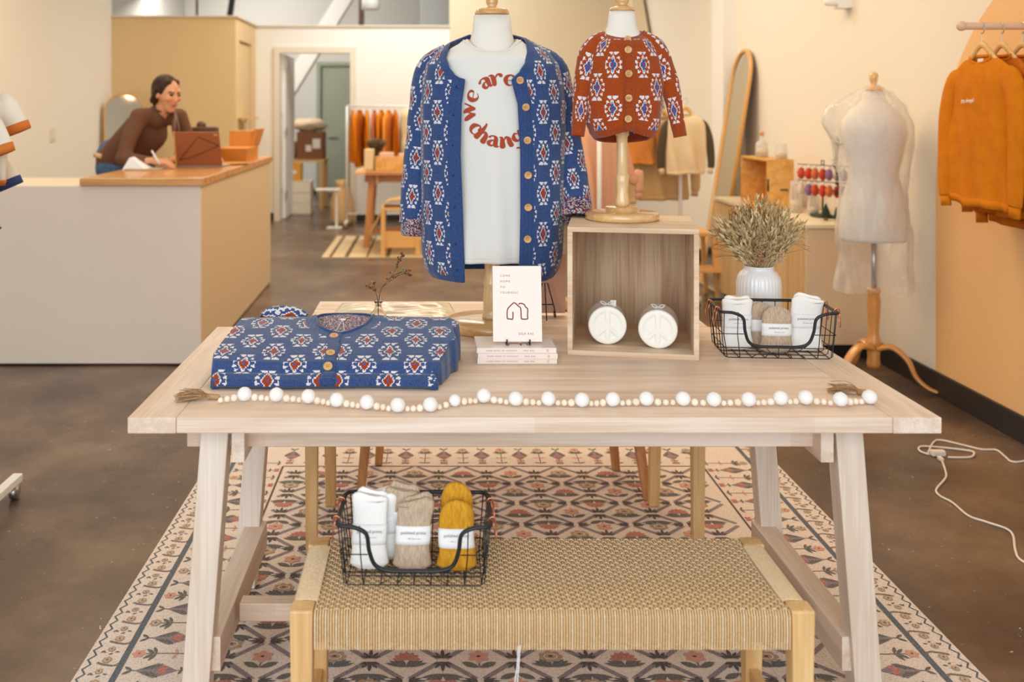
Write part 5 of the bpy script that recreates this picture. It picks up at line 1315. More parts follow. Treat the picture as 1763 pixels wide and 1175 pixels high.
# ================================================================ garments and hangers
def garment(loc, rz, w, h, m, label, cat='sweatshirt', group=None, dep=.09, sl=.55, msl=None, trim=None, hanger=True, res=26, spread=.10, short=False, front=None, hook=None):
    """a top on a hanger; loc is the middle of the collar, local x runs across the shoulders, local -y is the front"""
    x0, y0, z0 = loc
    t = empty({'top': 'knit_blouse'}.get(cat, cat.replace('-', '_')), loc, label, cat, group, rz=rz); msl = msl or m; trim = trim or m
    A = [(0, w*.46), (.06, w*.5), (.5, w*.5), (.80, w*.5), (.90, w*.46), (.96, w*.32), (1, w*.17)]
    sd = random.random()*20
    def pos(u, v, off=0):
        k = 2*pi*u; a = lerp1(A, v)+off; bb = dep/2*(1 if v < .85 else 1-.6*(v-.85)/.15)+off
        x = a*sup(math.sin(k), 2.2); y = -bb*sup(math.cos(k), 2.6)
        y += dep*.75*noise.noise(V(x*13+sd+v*1.2, v*1.8, sd))*(1-v*.75); z = -h*(1-v)+.012*noise.noise(V(x*7, sd, 1))*(1-v)
        if v > .96 and math.cos(k) > 0: z -= .05*h*(v-.96)/.04*max(0, math.cos(k))
        return V(x, y, z)
    b = MB(); b.grid(res*2, res, pos, wrap=True); b.build('body', m, t, local=True, solid=.003)
    b = MB(); b.tube([pos(k/24, 1) for k in range(24)], .008, 6, closed=True); b.build('neckband', trim, t, local=True)
    b = MB(); b.grid(res*2, 2, lambda u, v: pos(u, v*.055, .003), wrap=True); b.build('hem_band', trim, t, local=True, solid=.003)
    for sx in (-1, 1):
        if short: path = [V(sx*w*.36, 0, -h*.12), V(sx*w*.48, .0, -h*.20), V(sx*w*.57, .0, -h*.40)]; r0, r1 = w*.13, w*.19
        else: path = [V(sx*w*.33, 0, -h*.13), V(sx*w*.49, .0, -h*.22), V(sx*w*(.55+spread*.5), -.01, -h*.45), V(sx*w*(.54+spread), -.015, -h*sl-h*.22), V(sx*w*(.53+spread), -.015, -h*sl-h*.34)]; r0, r1 = w*.135, w*.085
        sp = spline(path, 5); b = MB(); b.tube(sp, lambda q: (r0+(r1-r0)*q)*min(1, .5+4*q), 14, flat=.45 if not short else .35, up=(0, 1, 0)); b.build('sleeve', msl, t, local=True)
        e = sp[-1]; d = (sp[-1]-sp[-2]).normalized(); b = MB(); b.tube([e-d*.012, e+d*(.045 if not short else .018)], r1*(.82 if not short else 1.03), 14, flat=.5 if not short else .36, up=(0, 1, 0)); b.build('cuff', trim, t, local=True)
    if hanger: hang((x0, y0, z0), rz, w*.66, hook)
    return t
def hang(loc, rz, w, hook=None):
    hook = hook or .115
    t = empty('clothes_hanger', loc, 'wooden hanger with a metal hook carrying '+HL[0], 'hanger', HL[1] if len(HL) > 1 else None, rz=rz)
    b = MB(); b.tube(spline([V(-w/2, 0, -.055), V(-w*.25, 0, .0), V(0, 0, .048), V(w*.25, 0, .0), V(w/2, 0, -.055)], 6), lambda q: .009+.006*math.sin(pi*q), 8, flat=.5, up=(0, 1, 0)); b.build('shoulder_bar', C('hanger_wood', (228, 180, 110), .45), t, local=True)
    b = MB(); k = hook; b.tube(spline([V(0, 0, .045), V(0, 0, k-.035), V(.012, 0, k-.032), V(.019, 0, k-.016), V(.012, 0, k+.004), V(-.004, 0, k+.010), V(-.018, 0, k-.002), V(-.020, 0, k-.012)], 5), .0022, 6); b.build('hook', M['steel'], t, local=True)
HL = ['']
# wall rail with rust-orange sweatshirts, right
def wall_rail():
    t = empty('clothes_rail', (2.54, 4.1, 1.777), 'pinkish wooden clothes rail projecting from the right wall', 'rail')
    b = MB(); b.cap((2.19, 4.1, 1.777), (2.54, 4.1, 1.777), .0155, .0155, 16); b.ball((2.185, 4.1, 1.777), .021, seg=14); b.build('pole', C('pinkish_dowel', (226, 190, 160), .5), t)
    b = MB(); b.box(2.53, 2.55, 4.06, 4.14, 1.70, 1.85); b.tube([(2.47, 4.1, 1.76), (2.47, 4.1, 1.72), (2.545, 4.1, 1.71)], .012, 8); b.build('bracket', C('pinkish_dowel', (226, 190, 160)), t)
wall_rail()
M['orange'] = mat('orange_fleece', (214, 126, 18), (206, 116, 14), (20, 20, 20), rough=.95, bump=.2, spec=.2)
M['orange2'] = mat('burnt_orange_fleece', (200, 110, 16), (190, 98, 12), (20, 20, 20), rough=.95, spec=.2)
for i, (x, w_, h_, lab, hl) in enumerate(((2.268, .47, .62, 'orange sweatshirt at the front of the wall rail, small script lettering on the chest', 'the front orange sweatshirt'), (2.345, .50, .65, 'orange sweatshirt second on the wall rail, half hidden by the front one', 'the second orange sweatshirt'), (2.425, .54, .70, 'longer orange sweatshirt third on the wall rail, at the photo edge', 'the third orange sweatshirt'))):
    HL[:] = [hl, 'wooden hangers on the wall rail']
    g_ = garment((x, 4.10-.01*i, 1.653), math.radians(-90-(0, 4, 2)[i]), w_, h_, M['orange'] if i == 0 else M['orange2'], lab, 'sweatshirt', 'orange sweatshirts on the wall rail', dep=.055, sl=.62, res=34, spread=.02, hook=.128)
    if i == 0:
        text('chest_lettering', 'joy, always!', M['paper'], .024, plane_T((-.065, -.050, -.19), (1, 0, 0), (0, 0, 1)) , g_, .0003, .9, mode='local')
        b = MB(); b.box(-.02, .02, -.006, -.003, -.045, -.01); b.build('neck_label', M['paper'], g_, smooth=False, local=True)
# ================================================================ dress form in a plastic bag
PX, PY = 2.29, 5.15
def bagged_form():
    t = empty('dress_form', (PX, PY, 0), 'headless white adult dress form on a steel pole with three curved wooden feet', 'mannequin')
    H0 = .755
    prof = [(0, H0), (.165, H0), (.17, H0+.02), (.172, H0+.12), (.160, H0+.22), (.128, H0+.32), (.125, H0+.36), (.150, H0+.47), (.165, H0+.55), (.160, H0+.62), (.12, H0+.675), (.075, H0+.71), (.060, H0+.735), (.056, H0+.775), (0, H0+.776)]
    b = MB(); b.lathe([(r, z) for r, z in prof], (PX, PY, 0), 36, sy=.72, fn=lambda a, z: 1+(.05 if .5 < z-H0 < .62 else 0)*max(0, -math.sin(a))); b.build('torso', M['linenform'], t)
    b = MB(); b.lathe([(.050, 0), (.052, .006), (.045, .018), (.02, .022), (.013, .035), (.02, .06), (.024, .08), (.018, .095), (0, .10)], (PX, PY, H0+.774), 24); b.build('neck_cap', M['lacqX'], t)
    b = MB(); b.tube([(PX, PY, .5), (PX, PY, H0+.02)], .0125, 14); b.build('steel_pole', M['steel'], t)
    b = MB(); b.lathe([(.0, .0), (.030, .0), (.034, .02), (.030, .05), (.032, .09), (.028, .11), (.040, .125), (.033, .14), (.024, .18), (.030, .26), (.034, .34), (.028, .38), (.034, .395), (.034, .41), (0, .412)], (PX, PY, .10), 26); b.build('turned_column', C('honey_varnish', (218, 150, 78), .3, coat=.5), t)
    for a in (math.radians(-35), math.radians(200), math.radians(95)):
        d = V(math.cos(a), math.sin(a), 0); b = MB()
        b.tube(spline([V(PX, PY, .20)+d*.02, V(PX, PY, .215)+d*.09, V(PX, PY, .16)+d*.16, V(PX, PY, .08)+d*.20, V(PX, PY, .035)+d*.25, V(PX, PY, .016)+d*.30], 6), lambda q: .034-.019*q, 12, flat=.5, up=(0, 0, 1) if 0 else None); b.build('foot', C('honey_varnish', (218, 150, 78)), t)
    def bag(u, v):
        a = 2*pi*u; z = .50+v*1.06
        r = lerp1([(0, .200), (.12, .185), (.25, .190), (.5, .168), (.65, .185), (.80, .195), (.90, .150), (.96, .09), (1, .02)], v)
        n = noise.noise(V(math.cos(a)*2.2, math.sin(a)*2.2, z*5))*.022+noise.noise(V(math.cos(a)*6, math.sin(a)*6, z*11))*.010
        ex = .085*math.exp(-((a-math.radians(170))/.55)**2)*math.exp(-((z-1.42)/.10)**2)     # loose pouch at the shoulder
        r2 = r+n+ex
        return V(PX+r2*math.cos(a), PY+r2*.78*math.sin(a), z+.03*noise.noise(V(a, 2, v*2))*(1-v))
    b = MB(); b.grid(90, 90, bag, wrap=True); tag(b.build('plastic_bag', M['film']), 'clear crinkled plastic bag pulled over the bare dress form by the right wall', 'bag')
bagged_form()
# ================================================================ cabinets on the right and what stands on them
def cabinet():
    t = empty('low_cabinet', (2.345, 6.6, 0), 'long low pale wooden cabinet along the right wall', 'cabinet')
    boxes('body', [(2.16, 2.528, 5.70, 7.51, .085, .755)], M['cabinet'], t)
    boxes('front_panel', [(2.142, 2.528, 5.682, 5.70, .09, .752)], C('pinkish_veneer', (226, 196, 160), .55), t, bevel=.001)
    for a, c in ((5.705, 6.6), (6.605, 7.505)): boxes('door', [(2.142, 2.16, a, c, .09, .752)], M['cabinet'], t, bevel=.001)
    boxes('top', [(2.13, 2.528, 5.67, 7.52, .755, .777)], M['cabtop'], t)
    boxes('plinth', [(2.2, 2.52, 5.76, 7.46, 0, .085)], M['black'], t)
cabinet()
t = empty('wooden_crate', (2.28, 6.78, .7775), 'honey-coloured open wooden crate standing on its side on the low cabinet', 'crate')
hw = wood('honey_crate', (236, 184, 104), (212, 152, 72), 'Y', .5)
boxes('board', [(2.195, 2.37, 6.50, 7.06, .7775, .792)], hw, t); boxes('board', [(2.195, 2.37, 6.50, 7.06, 1.093, 1.108)], hw, t)
boxes('end_board', [(2.195, 2.37, 6.50, 6.513, .792, 1.093)], hw, t); boxes('end_board', [(2.195, 2.37, 7.047, 7.06, .792, 1.093)], hw, t); boxes('back_board', [(2.358, 2.37, 6.513, 7.047, .792, 1.093)], hw, t)
b = MB(); b.tube([(2.20, 6.499, .90), (2.20, 6.499, .98)], .006, 6); b.tube([(2.28, 6.497, .91), (2.33, 6.497, .91)], .005, 6); b.build('handle', M['blackmetal'], t)
def bottle(nm, loc, r, h, neck, m, label, cat, stopper=None):
    m = M['clear']
    t = empty(nm, loc, label, cat)
    b = MB(); b.lathe([(.001, 0), (r*.96, .001), (r, .006), (r, h*.55), (r*.9, h*.66), (neck, h*.78), (neck, h), (neck*.8, h), (neck*.8, h*.79), (r*.85, h*.62), (r*.93, .01), (.001, .006)], loc, 22); b.build('body', m, t)
    b = MB(); b.lathe([(0, h*.02), (r*.9, h*.02), (r*.9, h*.4), (0, h*.4)], loc, 20); b.build('contents', C('pale_liquid', (238, 220, 184), .3), t)
    if stopper:
        b = MB(); b.lathe([(neck*.7, h*.97), (neck*1.25, h*1.02), (neck*1.3, h*1.12), (neck, h*1.18), (0, h*1.19)], loc, 16); b.build('stopper', C('honey_varnish', (218, 150, 78)), t)
bottle('glass_bottle', (2.26, 6.80, 1.1085), .042, .15, .012, M['glass'], 'square-shouldered glass bottle with a wooden stopper on top of the crate', 'bottle', True)
bottle('glass_jar', (2.31, 6.57, 1.1085), .040, .10, .034, M['glass'], 'rounded glass jar on top of the crate near its front end', 'jar')
bottle('glass_jar', (2.33, 6.36, .7775), .040, .20, .034, M['glass'], 'tall clear glass jar on the cabinet beside the crate', 'jar')
bottle('glass_jar', (2.38, 6.20, .7775), .036, .12, .03, M['glass'], 'short clear glass jar on the cabinet between the crate and the keyring stand', 'jar')
def tag_stand():
    bx, by, bz = 2.40, 6.10, .7775
    t = empty('display_stand', (bx, by, bz), 'small black two-tier stand with hanging scalloped tags on the low cabinet', 'stand')
    b = MB(); b.lathe([(0, 0), (.075, 0), (.075, .010), (0, .012)], (bx, by, bz), 28, sx=.9, sy=1.5); b.build('base', M['blackmetal'], t)
    b = MB(); b.tube([(bx, by, bz+.01), (bx, by, bz+.32)], .005, 8); b.tube([(bx, by-.02, bz+.31), (bx, by-.02, bz+.345), (bx, by+.02, bz+.345), (bx, by+.02, bz+.31)], .003, 6); b.build('pole', M['blackmetal'], t)
    cols = [(214, 84, 44), (160, 116, 170), (214, 66, 40), (238, 214, 196), (226, 120, 74), (150, 112, 164), (206, 70, 44)]
    cn = ['coral', 'lilac', 'red', 'cream', 'peach', 'violet', 'brick red']
    for row, z in enumerate((.315, .215)):
        b = MB(); p0 = V(bx-.105, by+.13, bz+z); p1 = V(bx+.085, by-.16, bz+z); b.tube([p0, p1], .003, 6)
        b.build('arm', M['blackmetal'], t)
        for k in range(7):
            f = (k+.5)/7; p = p0.lerp(p1, f)+V(0, -.012 if k % 2 else .0, 0); ci = (k*2+row*3) % 7; c = cols[ci]
            pp = empty('hanging_tag', (p.x, p.y, p.z-.10), '%s scalloped tag, %s from the back end of the %s arm of the stand' % (cn[ci], ('first', 'second', 'third', 'fourth', 'fifth', 'sixth', 'last')[k], ('upper', 'lower')[row]), 'tag', 'scalloped tags on the black stand')
            b = MB(); n = 28; rings = []
            for yy in (-.004, .004):
                rings.append([b.pt((p.x+(.0235+.0022*math.sin(9*2*pi*j/n))*math.cos(2*pi*j/n), p.y+yy, p.z-.055+(.036+.0022*math.sin(9*2*pi*j/n))*math.sin(2*pi*j/n))) for j in range(n)])
            b.face(rings[0]); b.face(rings[1][::-1])
            for j in range(n): b.face((rings[0][j], rings[1][j], rings[1][(j+1) % n], rings[0][(j+1) % n]))
            b.T = None; o = b.build('tag_body', C('tag_%d' % ci, c, .6), pp)
            b = MB(); b.tube([(p.x-.010, p.y, p.z-.018), (p.x, p.y, p.z+.002), (p.x+.010, p.y, p.z-.018)], .0018, 5); b.ball((p.x, p.y-.002, p.z-.012), .010, seg=8); b.build('white_tassel', M['paper'], pp)
tag_stand()
def brush_tree(x, y, h, label):
    t = empty('bottle_brush_tree', (x, y, .7775), label, 'ornament', 'tiny dark green trees on the cabinet')
    b = MB(); b.lathe([(0, 0), (.012, 0), (.010, .02), (.004, .025), (0, h*.5)], (x, y, .7775), 10); b.build('stem', M['cedarZ'], t)
    b = MB(); b.lathe([(.001, .015)]+[(.030*(1-i/14)+(.006 if i % 2 else 0), .018+(h-.02)*i/14) for i in range(14)]+[(.001, h)], (x, y, .7775), 18, fn=lambda a, z: 1+.12*math.sin(a*9+z*300)); b.build('needles', C('dark_green_brush', (44, 62, 44), .9), t)
brush_tree(2.34, 5.90, .10, 'darker tiny brush tree left of its twin on the low cabinet'); brush_tree(2.375, 5.80, .095, 'tiny brush tree nearest the bagged dress form on the low cabinet')
t = empty('eucalyptus_branch', (2.46, 5.98, .7775), 'dark leafy branch standing between the tag stand and the bagged form', 'plant')
b = MB(); sp = spline([(2.46, 5.98, .79), (2.45, 5.97, .95), (2.43, 5.96, 1.12), (2.44, 5.95, 1.24)], 6); b.tube(sp, .003, 6); b.build('stem', C('twig_brown', (92, 70, 50)), t)
g_ = MB(); rnd = random.Random(11)
for i in range(60):
    p = rnd.choice(sp[5:]); d = V(rnd.uniform(-1, .1), rnd.uniform(-.7, .7), rnd.uniform(-.1, .7)).normalized(); l = rnd.uniform(.035, .085); x, y = frame(d); g_.poly([p, p+d*l*.4+x*.008, p+d*l, p+d*l*.4-x*.008])
g_.build('foliage', C('dark_eucalyptus', (62, 74, 56), .6), t, smooth=False)
b = MB(); b.lathe([(0, 0), (.03, 0), (.035, .03), (.03, .06), (.022, .07), (0, .07)], (2.46, 5.98, .7775), 16); b.build('pot', C('dark_pot', (70, 66, 60)), t)
t = empty('step_stool', (2.0, 7.62, 0), 'small honey-coloured wooden step stool in front of the floor mirror', 'stool')
hs = C('honey_pine', (230, 176, 104), .5)
boxes('top', [(1.86, 2.14, 7.45, 7.80, .485, .51)], hs, t); 
for x, y in ((1.88, 7.47), (2.12, 7.47), (1.88, 7.78), (2.12, 7.78)):
    b = MB(); dx = .03*(1 if x > 2 else -1); b.beam((x+dx, y, 0), (x, y, .485), .032, .032); b.build('leg', hs, t, smooth=False)
boxes('step', [(1.85, 2.15, 7.36, 7.60, .225, .247)], hs, t)
# ================================================================ white rack with children's and pink clothes (centre right)
def rack(cx, cy, w, h, rz, label, m, grp=None, zb=.16):
    t = empty('clothes_rack', (cx, cy, 0), label, 'clothes rack', grp, rz=rz)
    for sx in (-1, 1):
        b = MB(); b.tube([(sx*w/2, 0, .075), (sx*w/2, 0, h)], .014, 10); b.build('upright', m, t, local=True)
        b = MB(); b.box(sx*w/2-.018, sx*w/2+.018, -.24, .24, .055, .085); b.build('foot_bar', m, t, smooth=False, local=True, bevel=.004)
        for sy in (-1, 1):
            b = MB(); b.tube([(sx*w/2-.012, sy*.21, .027), (sx*w/2+.012, sy*.21, .027)], .0265, 14); b.tube([(sx*w/2, sy*.21, .03), (sx*w/2, sy*.21, .058)], .008, 8); b.build('caster', M['steel'], t, local=True)
    b = MB(); b.tube([(-w/2, 0, h), (w/2, 0, h)], .013, 10); b.build('top_rail', m, t, local=True)
    b = MB(); b.tube([(-w/2, 0, zb), (w/2, 0, zb)], .011, 10); b.build('lower_bar', m, t, local=True)
    return t
rack(1.50, 7.25, .64+.1, 1.51, math.radians(20), 'white metal rack of sweatshirts behind the child form', M['white'])
cream = C('cream_fleece', (236, 212, 170), .9); dark = C('dark_olive_fleece', (84, 70, 50), .9); tanf = C('camel_fleece', (206, 170, 120), .9); pink = C('blush_pink_knit', (232, 176, 142), .9)
rr_ = math.radians(20)
def onr(k): return (1.50+k*math.cos(rr_), 7.25+k*math.sin(rr_), 1.455-.07)
G3 = 'tops on the white rack behind the child form'
HL[:] = ['the cream sweatshirt with dark sleeves', 'hangers on the white rack']; garment((1.86, 7.28, 1.40), math.radians(8), .30, .44, cream, 'cream sweatshirt with dark olive sleeves facing us on the white rack', 'sweatshirt', G3, msl=dark, trim=cream, dep=.07, hook=.11)
HL[:] = ['the camel top', 'hangers on the white rack']; garment((1.72, 7.42, 1.38), math.radians(14), .42, .62, tanf, 'camel-coloured longer top hanging behind the cream sweatshirt', 'top', G3, dep=.08, hook=.125)
HL[:] = ['the orange tee', 'hangers on the white rack']; garment(onr(.02)[:2]+(1.40,), math.radians(30), .30, .36, C('apricot_jersey', (226, 146, 70), .9), 'apricot small top left of the cream sweatshirt on the rack', 'top', G3, dep=.06, hook=.11)
HL[:] = ['the pale striped top', 'hangers on the white rack']; garment(onr(-.14)[:2]+(1.40,), math.radians(50), .40, .66, C('ecru_fleece', (228, 200, 152), .9), 'long ecru top hanging at the left of the white rack', 'top', G3, dep=.07, hook=.11)
HL[:] = ['the olive top', 'hangers on the white rack']; garment(onr(-.25)[:2]+(1.40,), math.radians(60), .36, .50, C('khaki_fleece', (172, 150, 100), .9), 'khaki top hanging at the left end of the white rack', 'top', G3, dep=.06, hook=.11)
# blush jumpsuit on a near stand
rack(1.05, 6.2, .52, 1.55, math.radians(80), 'narrow white rack holding the blush pink clothes between the two dress forms', M['white'])
G4 = 'blush pink clothes between the dress forms'
HL[:] = ['the front blush dress', 'hangers with blush clothes']; garment((1.045, 6.12, 1.44), math.radians(35), .36, .98, pink, 'long blush pink knitted dress with wide sleeves behind the blue cardigan sleeve', 'dress', G4, dep=.12, sl=.20, spread=.35, hook=.11)
HL[:] = ['the rear blush dress', 'hangers with blush clothes']; garment((1.08, 6.36, 1.44), math.radians(55), .34, .90, C('peach_knit', (226, 162, 122), .9), 'peach knitted dress hanging just behind the blush pink one', 'dress', G4, dep=.10, sl=.2, spread=.3, hook=.11)
# ================================================================ left edge: rack with white tees
rack(-1.93, 3.45, .80, 1.74, 0, 'white metal clothes rack cut off at the left edge', M['white'])
wt = C('white_tee_jersey', (232, 220, 202), .9); ot = C('orange_rib', (212, 116, 44), .9); nv = C('navy_rib', (50, 62, 108), .9)
G5 = 'orange-trimmed tees at the left edge'
for i, (x, y, z, h_, tr, lab, hl) in enumerate(((-1.665, 3.46, 1.44, .37, ot, 'white tee with orange hems frontmost on the left rack', 'the frontmost white tee'), (-1.665, 3.55, 1.50, .34, ot, 'white tee with orange hems just behind the frontmost one', 'the second white tee'), (-1.735, 3.62, 1.28, .30, nv, 'white tee with navy trim hanging lowest on the left rack', 'the navy-trimmed tee'))):
    HL[:] = [hl, 'hangers on the left rack']; garment((x, y, z), math.radians(-12+8*i), .32, h_, wt, lab, 't-shirt', G5, dep=.07, trim=tr, short=True, hook=.06)
# ================================================================ power cord on the floor, right
def cord():
    def w(x, y, z=.004): Y = 1.43*1714/(y-190); return V((x-742)/1714*Y, Y, z)
    t = empty('extension_cord', w(1615, 788, 0), 'white extension cord lying looped on the concrete floor at the right', 'cord')
    m = C('white_cord', (236, 222, 206), .5)
    b = MB(); b.tube(spline([w(x, y) for x, y in ((1622, 796), (1629, 818), (1626, 828), (1612, 845), (1618, 856), (1640, 868), (1668, 891), (1700, 902), (1740, 918), (1748, 950), (1756, 966), (1790, 985))], 6), .0042, 7); b.build('lower_cable', m, t)
    b = MB(); b.tube(spline([w(x, y, .005+.004*(i in (5, 6))) for i, (x, y) in enumerate(((1600, 785), (1585, 780), (1582, 773), (1594, 771), (1640, 775), (1672, 781), (1677, 786), (1668, 790), (1632, 790)))], 6), .0042, 7); b.build('cable_loop', m, t)
    b = MB(); b.tube(spline([w(x, y) for x, y in ((1598, 782), (1607, 764), (1620, 760), (1660, 769), (1690, 776), (1715, 777), (1730, 788), (1742, 797), (1763, 796), (1800, 785))], 6), .0042, 7); b.build('upper_cable', m, t)
    p = w(1615, 786, 0); b = MB(); b.box(p.x-.03, p.x+.028, p.y-.014, p.y+.014, .001, .026); b.build('socket_block', m, t, smooth=False, bevel=.006)
    p = w(1618, 793, 0); b = MB(); b.box(p.x-.008, p.x+.008, p.y-.02, p.y+.01, .001, .016); b.build('plug', m, t, smooth=False, bevel=.003)
cord()
# ================================================================ rear of the shop
rt = trestle_table(.12, 10.15, 11.0, 1.80, .80, 'second trestle table far back left of the dress form, carrying a wooden crate', None, ('cedarX', 'beechY', 'cedarZ'))
rt.location.z = 0
t = empty('wooden_crate', (-.28, 10.5, .8005), 'low honey wooden crate on the far trestle table', 'crate')
boxes('front_board', [(-.58, .02, 10.36, 10.38, .8005, .94)], hw, t); boxes('back_board', [(-.58, .02, 10.62, 10.64, .8005, .94)], hw, t); boxes('end_board', [(-.58, -.56, 10.38, 10.62, .8005, .94)], hw, t); boxes('end_board', [(0, .02, 10.38, 10.62, .8005, .94)], hw, t); boxes('bottom_board', [(-.56, 0, 10.38, 10.62, .8005, .815)], hw, t)
for i, x in enumerate((-.54, -.34, -.16)): b = MB(); b.box(x, x+.15, 10.40, 10.56, .8155, .985-.01*i); tag(b.build('gift_box', C('peach_box', (232, 190, 160)), smooth=False, bevel=.005), ('leftmost', 'middle', 'right-hand')[i]+' peach box standing in the far wooden crate', 'box', 'peach boxes in the far crate')
b = MB(); b.box(-.70, -.60, 10.42, 10.58, .8005, 1.02); tag(b.build('paper_sack', C('cream_sack', (232, 206, 160), .8), smooth=False, bevel=.01), 'cream paper sack left of the far wooden crate', 'bag')
t = empty('dried_bunch', (-.60, 10.9, .8005), 'dark dried bunch standing behind the far wooden crate', 'dried flowers')
g_ = MB(); rnd = random.Random(4)
for i in range(320):
    a = rnd.uniform(0, 2*pi); th = rnd.uniform(0, .62); l = rnd.uniform(.13, .20); d = V(math.sin(th)*math.cos(a), math.sin(th)*math.sin(a), math.cos(th)); p = V(-.60, 10.9, .915)
    g_.tube([p, p+d*l], .003, 3, 0, cap=False); g_.ball(p+d*l, .012, seg=5)
g_.build('stalks', C('dark_dried_stalks', (104, 82, 52), .9), t)
b = MB(); b.lathe([(0, 0), (.05, 0), (.055, .06), (.04, .12), (0, .12)], (-.60, 10.9, .8005), 16); b.build('pot', C('dark_pot', (70, 66, 60)), t)
# stool with a draped woven cloth below the far table
t = empty('woven_stool', (-.30, 9.9, 0), 'honey wooden stool with a low front panel before the far trestle table', 'stool')
for x, y in ((-.47, 9.75), (-.13, 9.75), (-.47, 10.05), (-.13, 10.05)): b = MB(); b.box(x-.02, x+.02, y-.02, y+.02, .012, .45); b.build('leg', hs, t, smooth=False)
boxes('seat', [(-.49, -.11, 9.73, 10.07, .45, .475)], hs, t); boxes('panel', [(-.45, -.15, 9.76, 9.775, .08, .24)], hs, t)
b = MB()
def drape(u, v):
    x = -.62+u*.60; z = .50+.06*math.sin(pi*min(1, max(0, (u-.15)/.85))**1.0)-max(0, .28-u)*1.1; return V(x, 9.76+v*.28, z+.012*noise.noise(V(u*9, v*6, 3)))
b.grid(30, 20, drape); tag(b.build('woven_throw', C('jute_cloth', (204, 164, 108), .95), solid=.012), 'tan woven throw draped over the honey stool at the rear', 'throw')
# far rug
t = empty('striped_rug', (-.2, 10.3, 0), 'small cream rug with dark stripes under the far trestle table', 'rug')
boxes('pile', [(-1.06, .9, 9.62, 11.25, .001, .010)], C('cream_rug_wool', (214, 190, 150), .95), t)
for k, (a, c) in enumerate(((-.99, -.96), (-.84, -.80), (-.63, -.61), (-.44, -.40), (.3, .34), (.7, .74))): boxes('stripe', [(a, c, 9.63, 11.24, .0101, .0112)], C('dark_stripe', (110, 84, 60), .95), t, bevel=0)
# far rack with orange clothes
rack(-.40, 12.2, 1.26, 1.48, 0, 'white rack of orange clothes against the rear partition', M['white'])
G6 = 'clothes on the far rear rack'
cl = [('orange', M['orange']), ('orange', M['orange2']), ('orange', M['orange']), ('rust', C('rust_cloth', (190, 96, 40), .9)), ('orange', M['orange']), ('bright orange', C('bright_orange_cloth', (236, 146, 50), .9)), ('orange', M['orange2']), ('sand', C('ecru_fleece', (228, 200, 152))), ('cream', cream), ('brown', C('brown_cloth', (96, 64, 40), .9)), ('ecru', C('ecru_fleece', (228, 200, 152))), ('cream', cream), ('camel', tanf)]
od = ['first', 'second', 'third', 'fourth', 'fifth', 'sixth', 'seventh', 'eighth', 'ninth', 'tenth', 'eleventh', 'twelfth', 'thirteenth']
for i, (cname, m_) in enumerate(cl):
    garment((-.96+i*.088, 12.2, 1.43), math.radians(90+random.uniform(-14, 14)), .38, random.uniform(.52, .72), m_, '%s top, %s from the left on the far rear rack' % (cname, od[i]), 'top', G6, dep=.06, hanger=False, res=14)
t = empty('woven_basket_bag', (-1.10, 12.35, 0), 'slouchy tan sack standing at the left end of the far rack', 'bag')
b = MB(); b.lathe([(0, 0), (.12, 0), (.15, .08), (.14, .3), (.10, .42), (.07, .50), (.10, .56), (0, .54)], (-1.10, 12.38, 0), 20, fn=lambda a, z: 1+.10*math.sin(a*5+z*12)); b.build('sack', C('tan_sack', (222, 184, 130), .9), t)
b = MB(); b.tube([(-1.14, 12.36, .50), (-1.06, 12.36, .52)], .06, 10); b.build('tied_neck', C('tan_sack', (222, 184, 130)), t)
t = empty('shoe_stand', (-1.28, 12.2, 0), 'small white tray table left of the far rack', 'table')
boxes('tray', [(-1.40, -1.10, 12.0, 12.15, .46, .48)], M['white'], t); boxes('leg', [(-1.16, -1.13, 12.06, 12.09, 0, .46)], M['white'], t); boxes('base', [(-1.26, -1.08, 12.0, 12.15, 0, .015)], M['white'], t)
t = empty('dress_form', (-.20, 11.75, 0), 'distant dress form in a cream top beside the far rack', 'mannequin')
b = MB(); b.lathe([(0, .9), (.16, .9), (.15, 1.05), (.12, 1.18), (.16, 1.35), (.15, 1.42), (.06, 1.48), (.05, 1.56), (0, 1.56)], (-.20, 11.75, 0), 24, sy=.7); b.build('torso', cream, t)
b = MB(); b.tube([(-.20, 11.75, .02), (-.20, 11.75, .92)], .014, 8); b.lathe([(0, 0), (.15, 0), (.15, .02), (0, .02)], (-.20, 11.75, 0), 20); b.build('stand', M['cedarZ'], t)
t = empty('wall_shelf', (-2.16, 12.2, 1.32), 'small honey wooden shelf on the side of the tan partition', 'shelf')
boxes('board', [(-2.268, -2.12, 11.7, 12.25, 1.325, 1.345)], hs, t); boxes('bracket', [(-2.268, -2.25, 11.8, 11.82, 1.28, 1.325), (-2.268, -2.25, 12.12, 12.14, 1.28, 1.325)], hs, t)
# stock room through the door
t = empty('work_table', (-1.95, 14.55, 0), 'pale wooden work table in the stock room behind the doorway', 'table')
boxes('tabletop', [(-2.45, -1.53, 14.25, 14.9, .69, .72)], M['beechX'], t)
for x, y in ((-1.57, 14.29), (-1.57, 14.86), (-2.41, 14.29), (-2.41, 14.86)): boxes('leg', [(x-.03, x+.03, y-.03, y+.03, 0, .69)], M['beechZ'], t)
t = empty('cardboard_box', (-1.72, 14.5, .7205), 'brown cardboard box with white stickers on the stock room table', 'box')
kb = C('brown_cardboard', (136, 92, 64), .8)
boxes('carton', [(-1.93, -1.55, 14.3, 14.7, .7205, 1.12)], kb, t); boxes('sticker', [(-1.70, -1.59, 14.295, 14.30, .88, 1.02), (-1.80, -1.72, 14.295, 14.30, .84, .93)], M['paper'], t, bevel=0)
b = MB(); b.ball((-1.78, 14.5, 1.215), .26, .2, .095, 22, fn=lambda d: 1+.25*noise.noise(d*3)); tag(b.build('crumpled_paper', C('crumpled_kraft', (214, 190, 160), .8)), 'heap of crumpled packing paper on the brown cardboard box', 'paper')
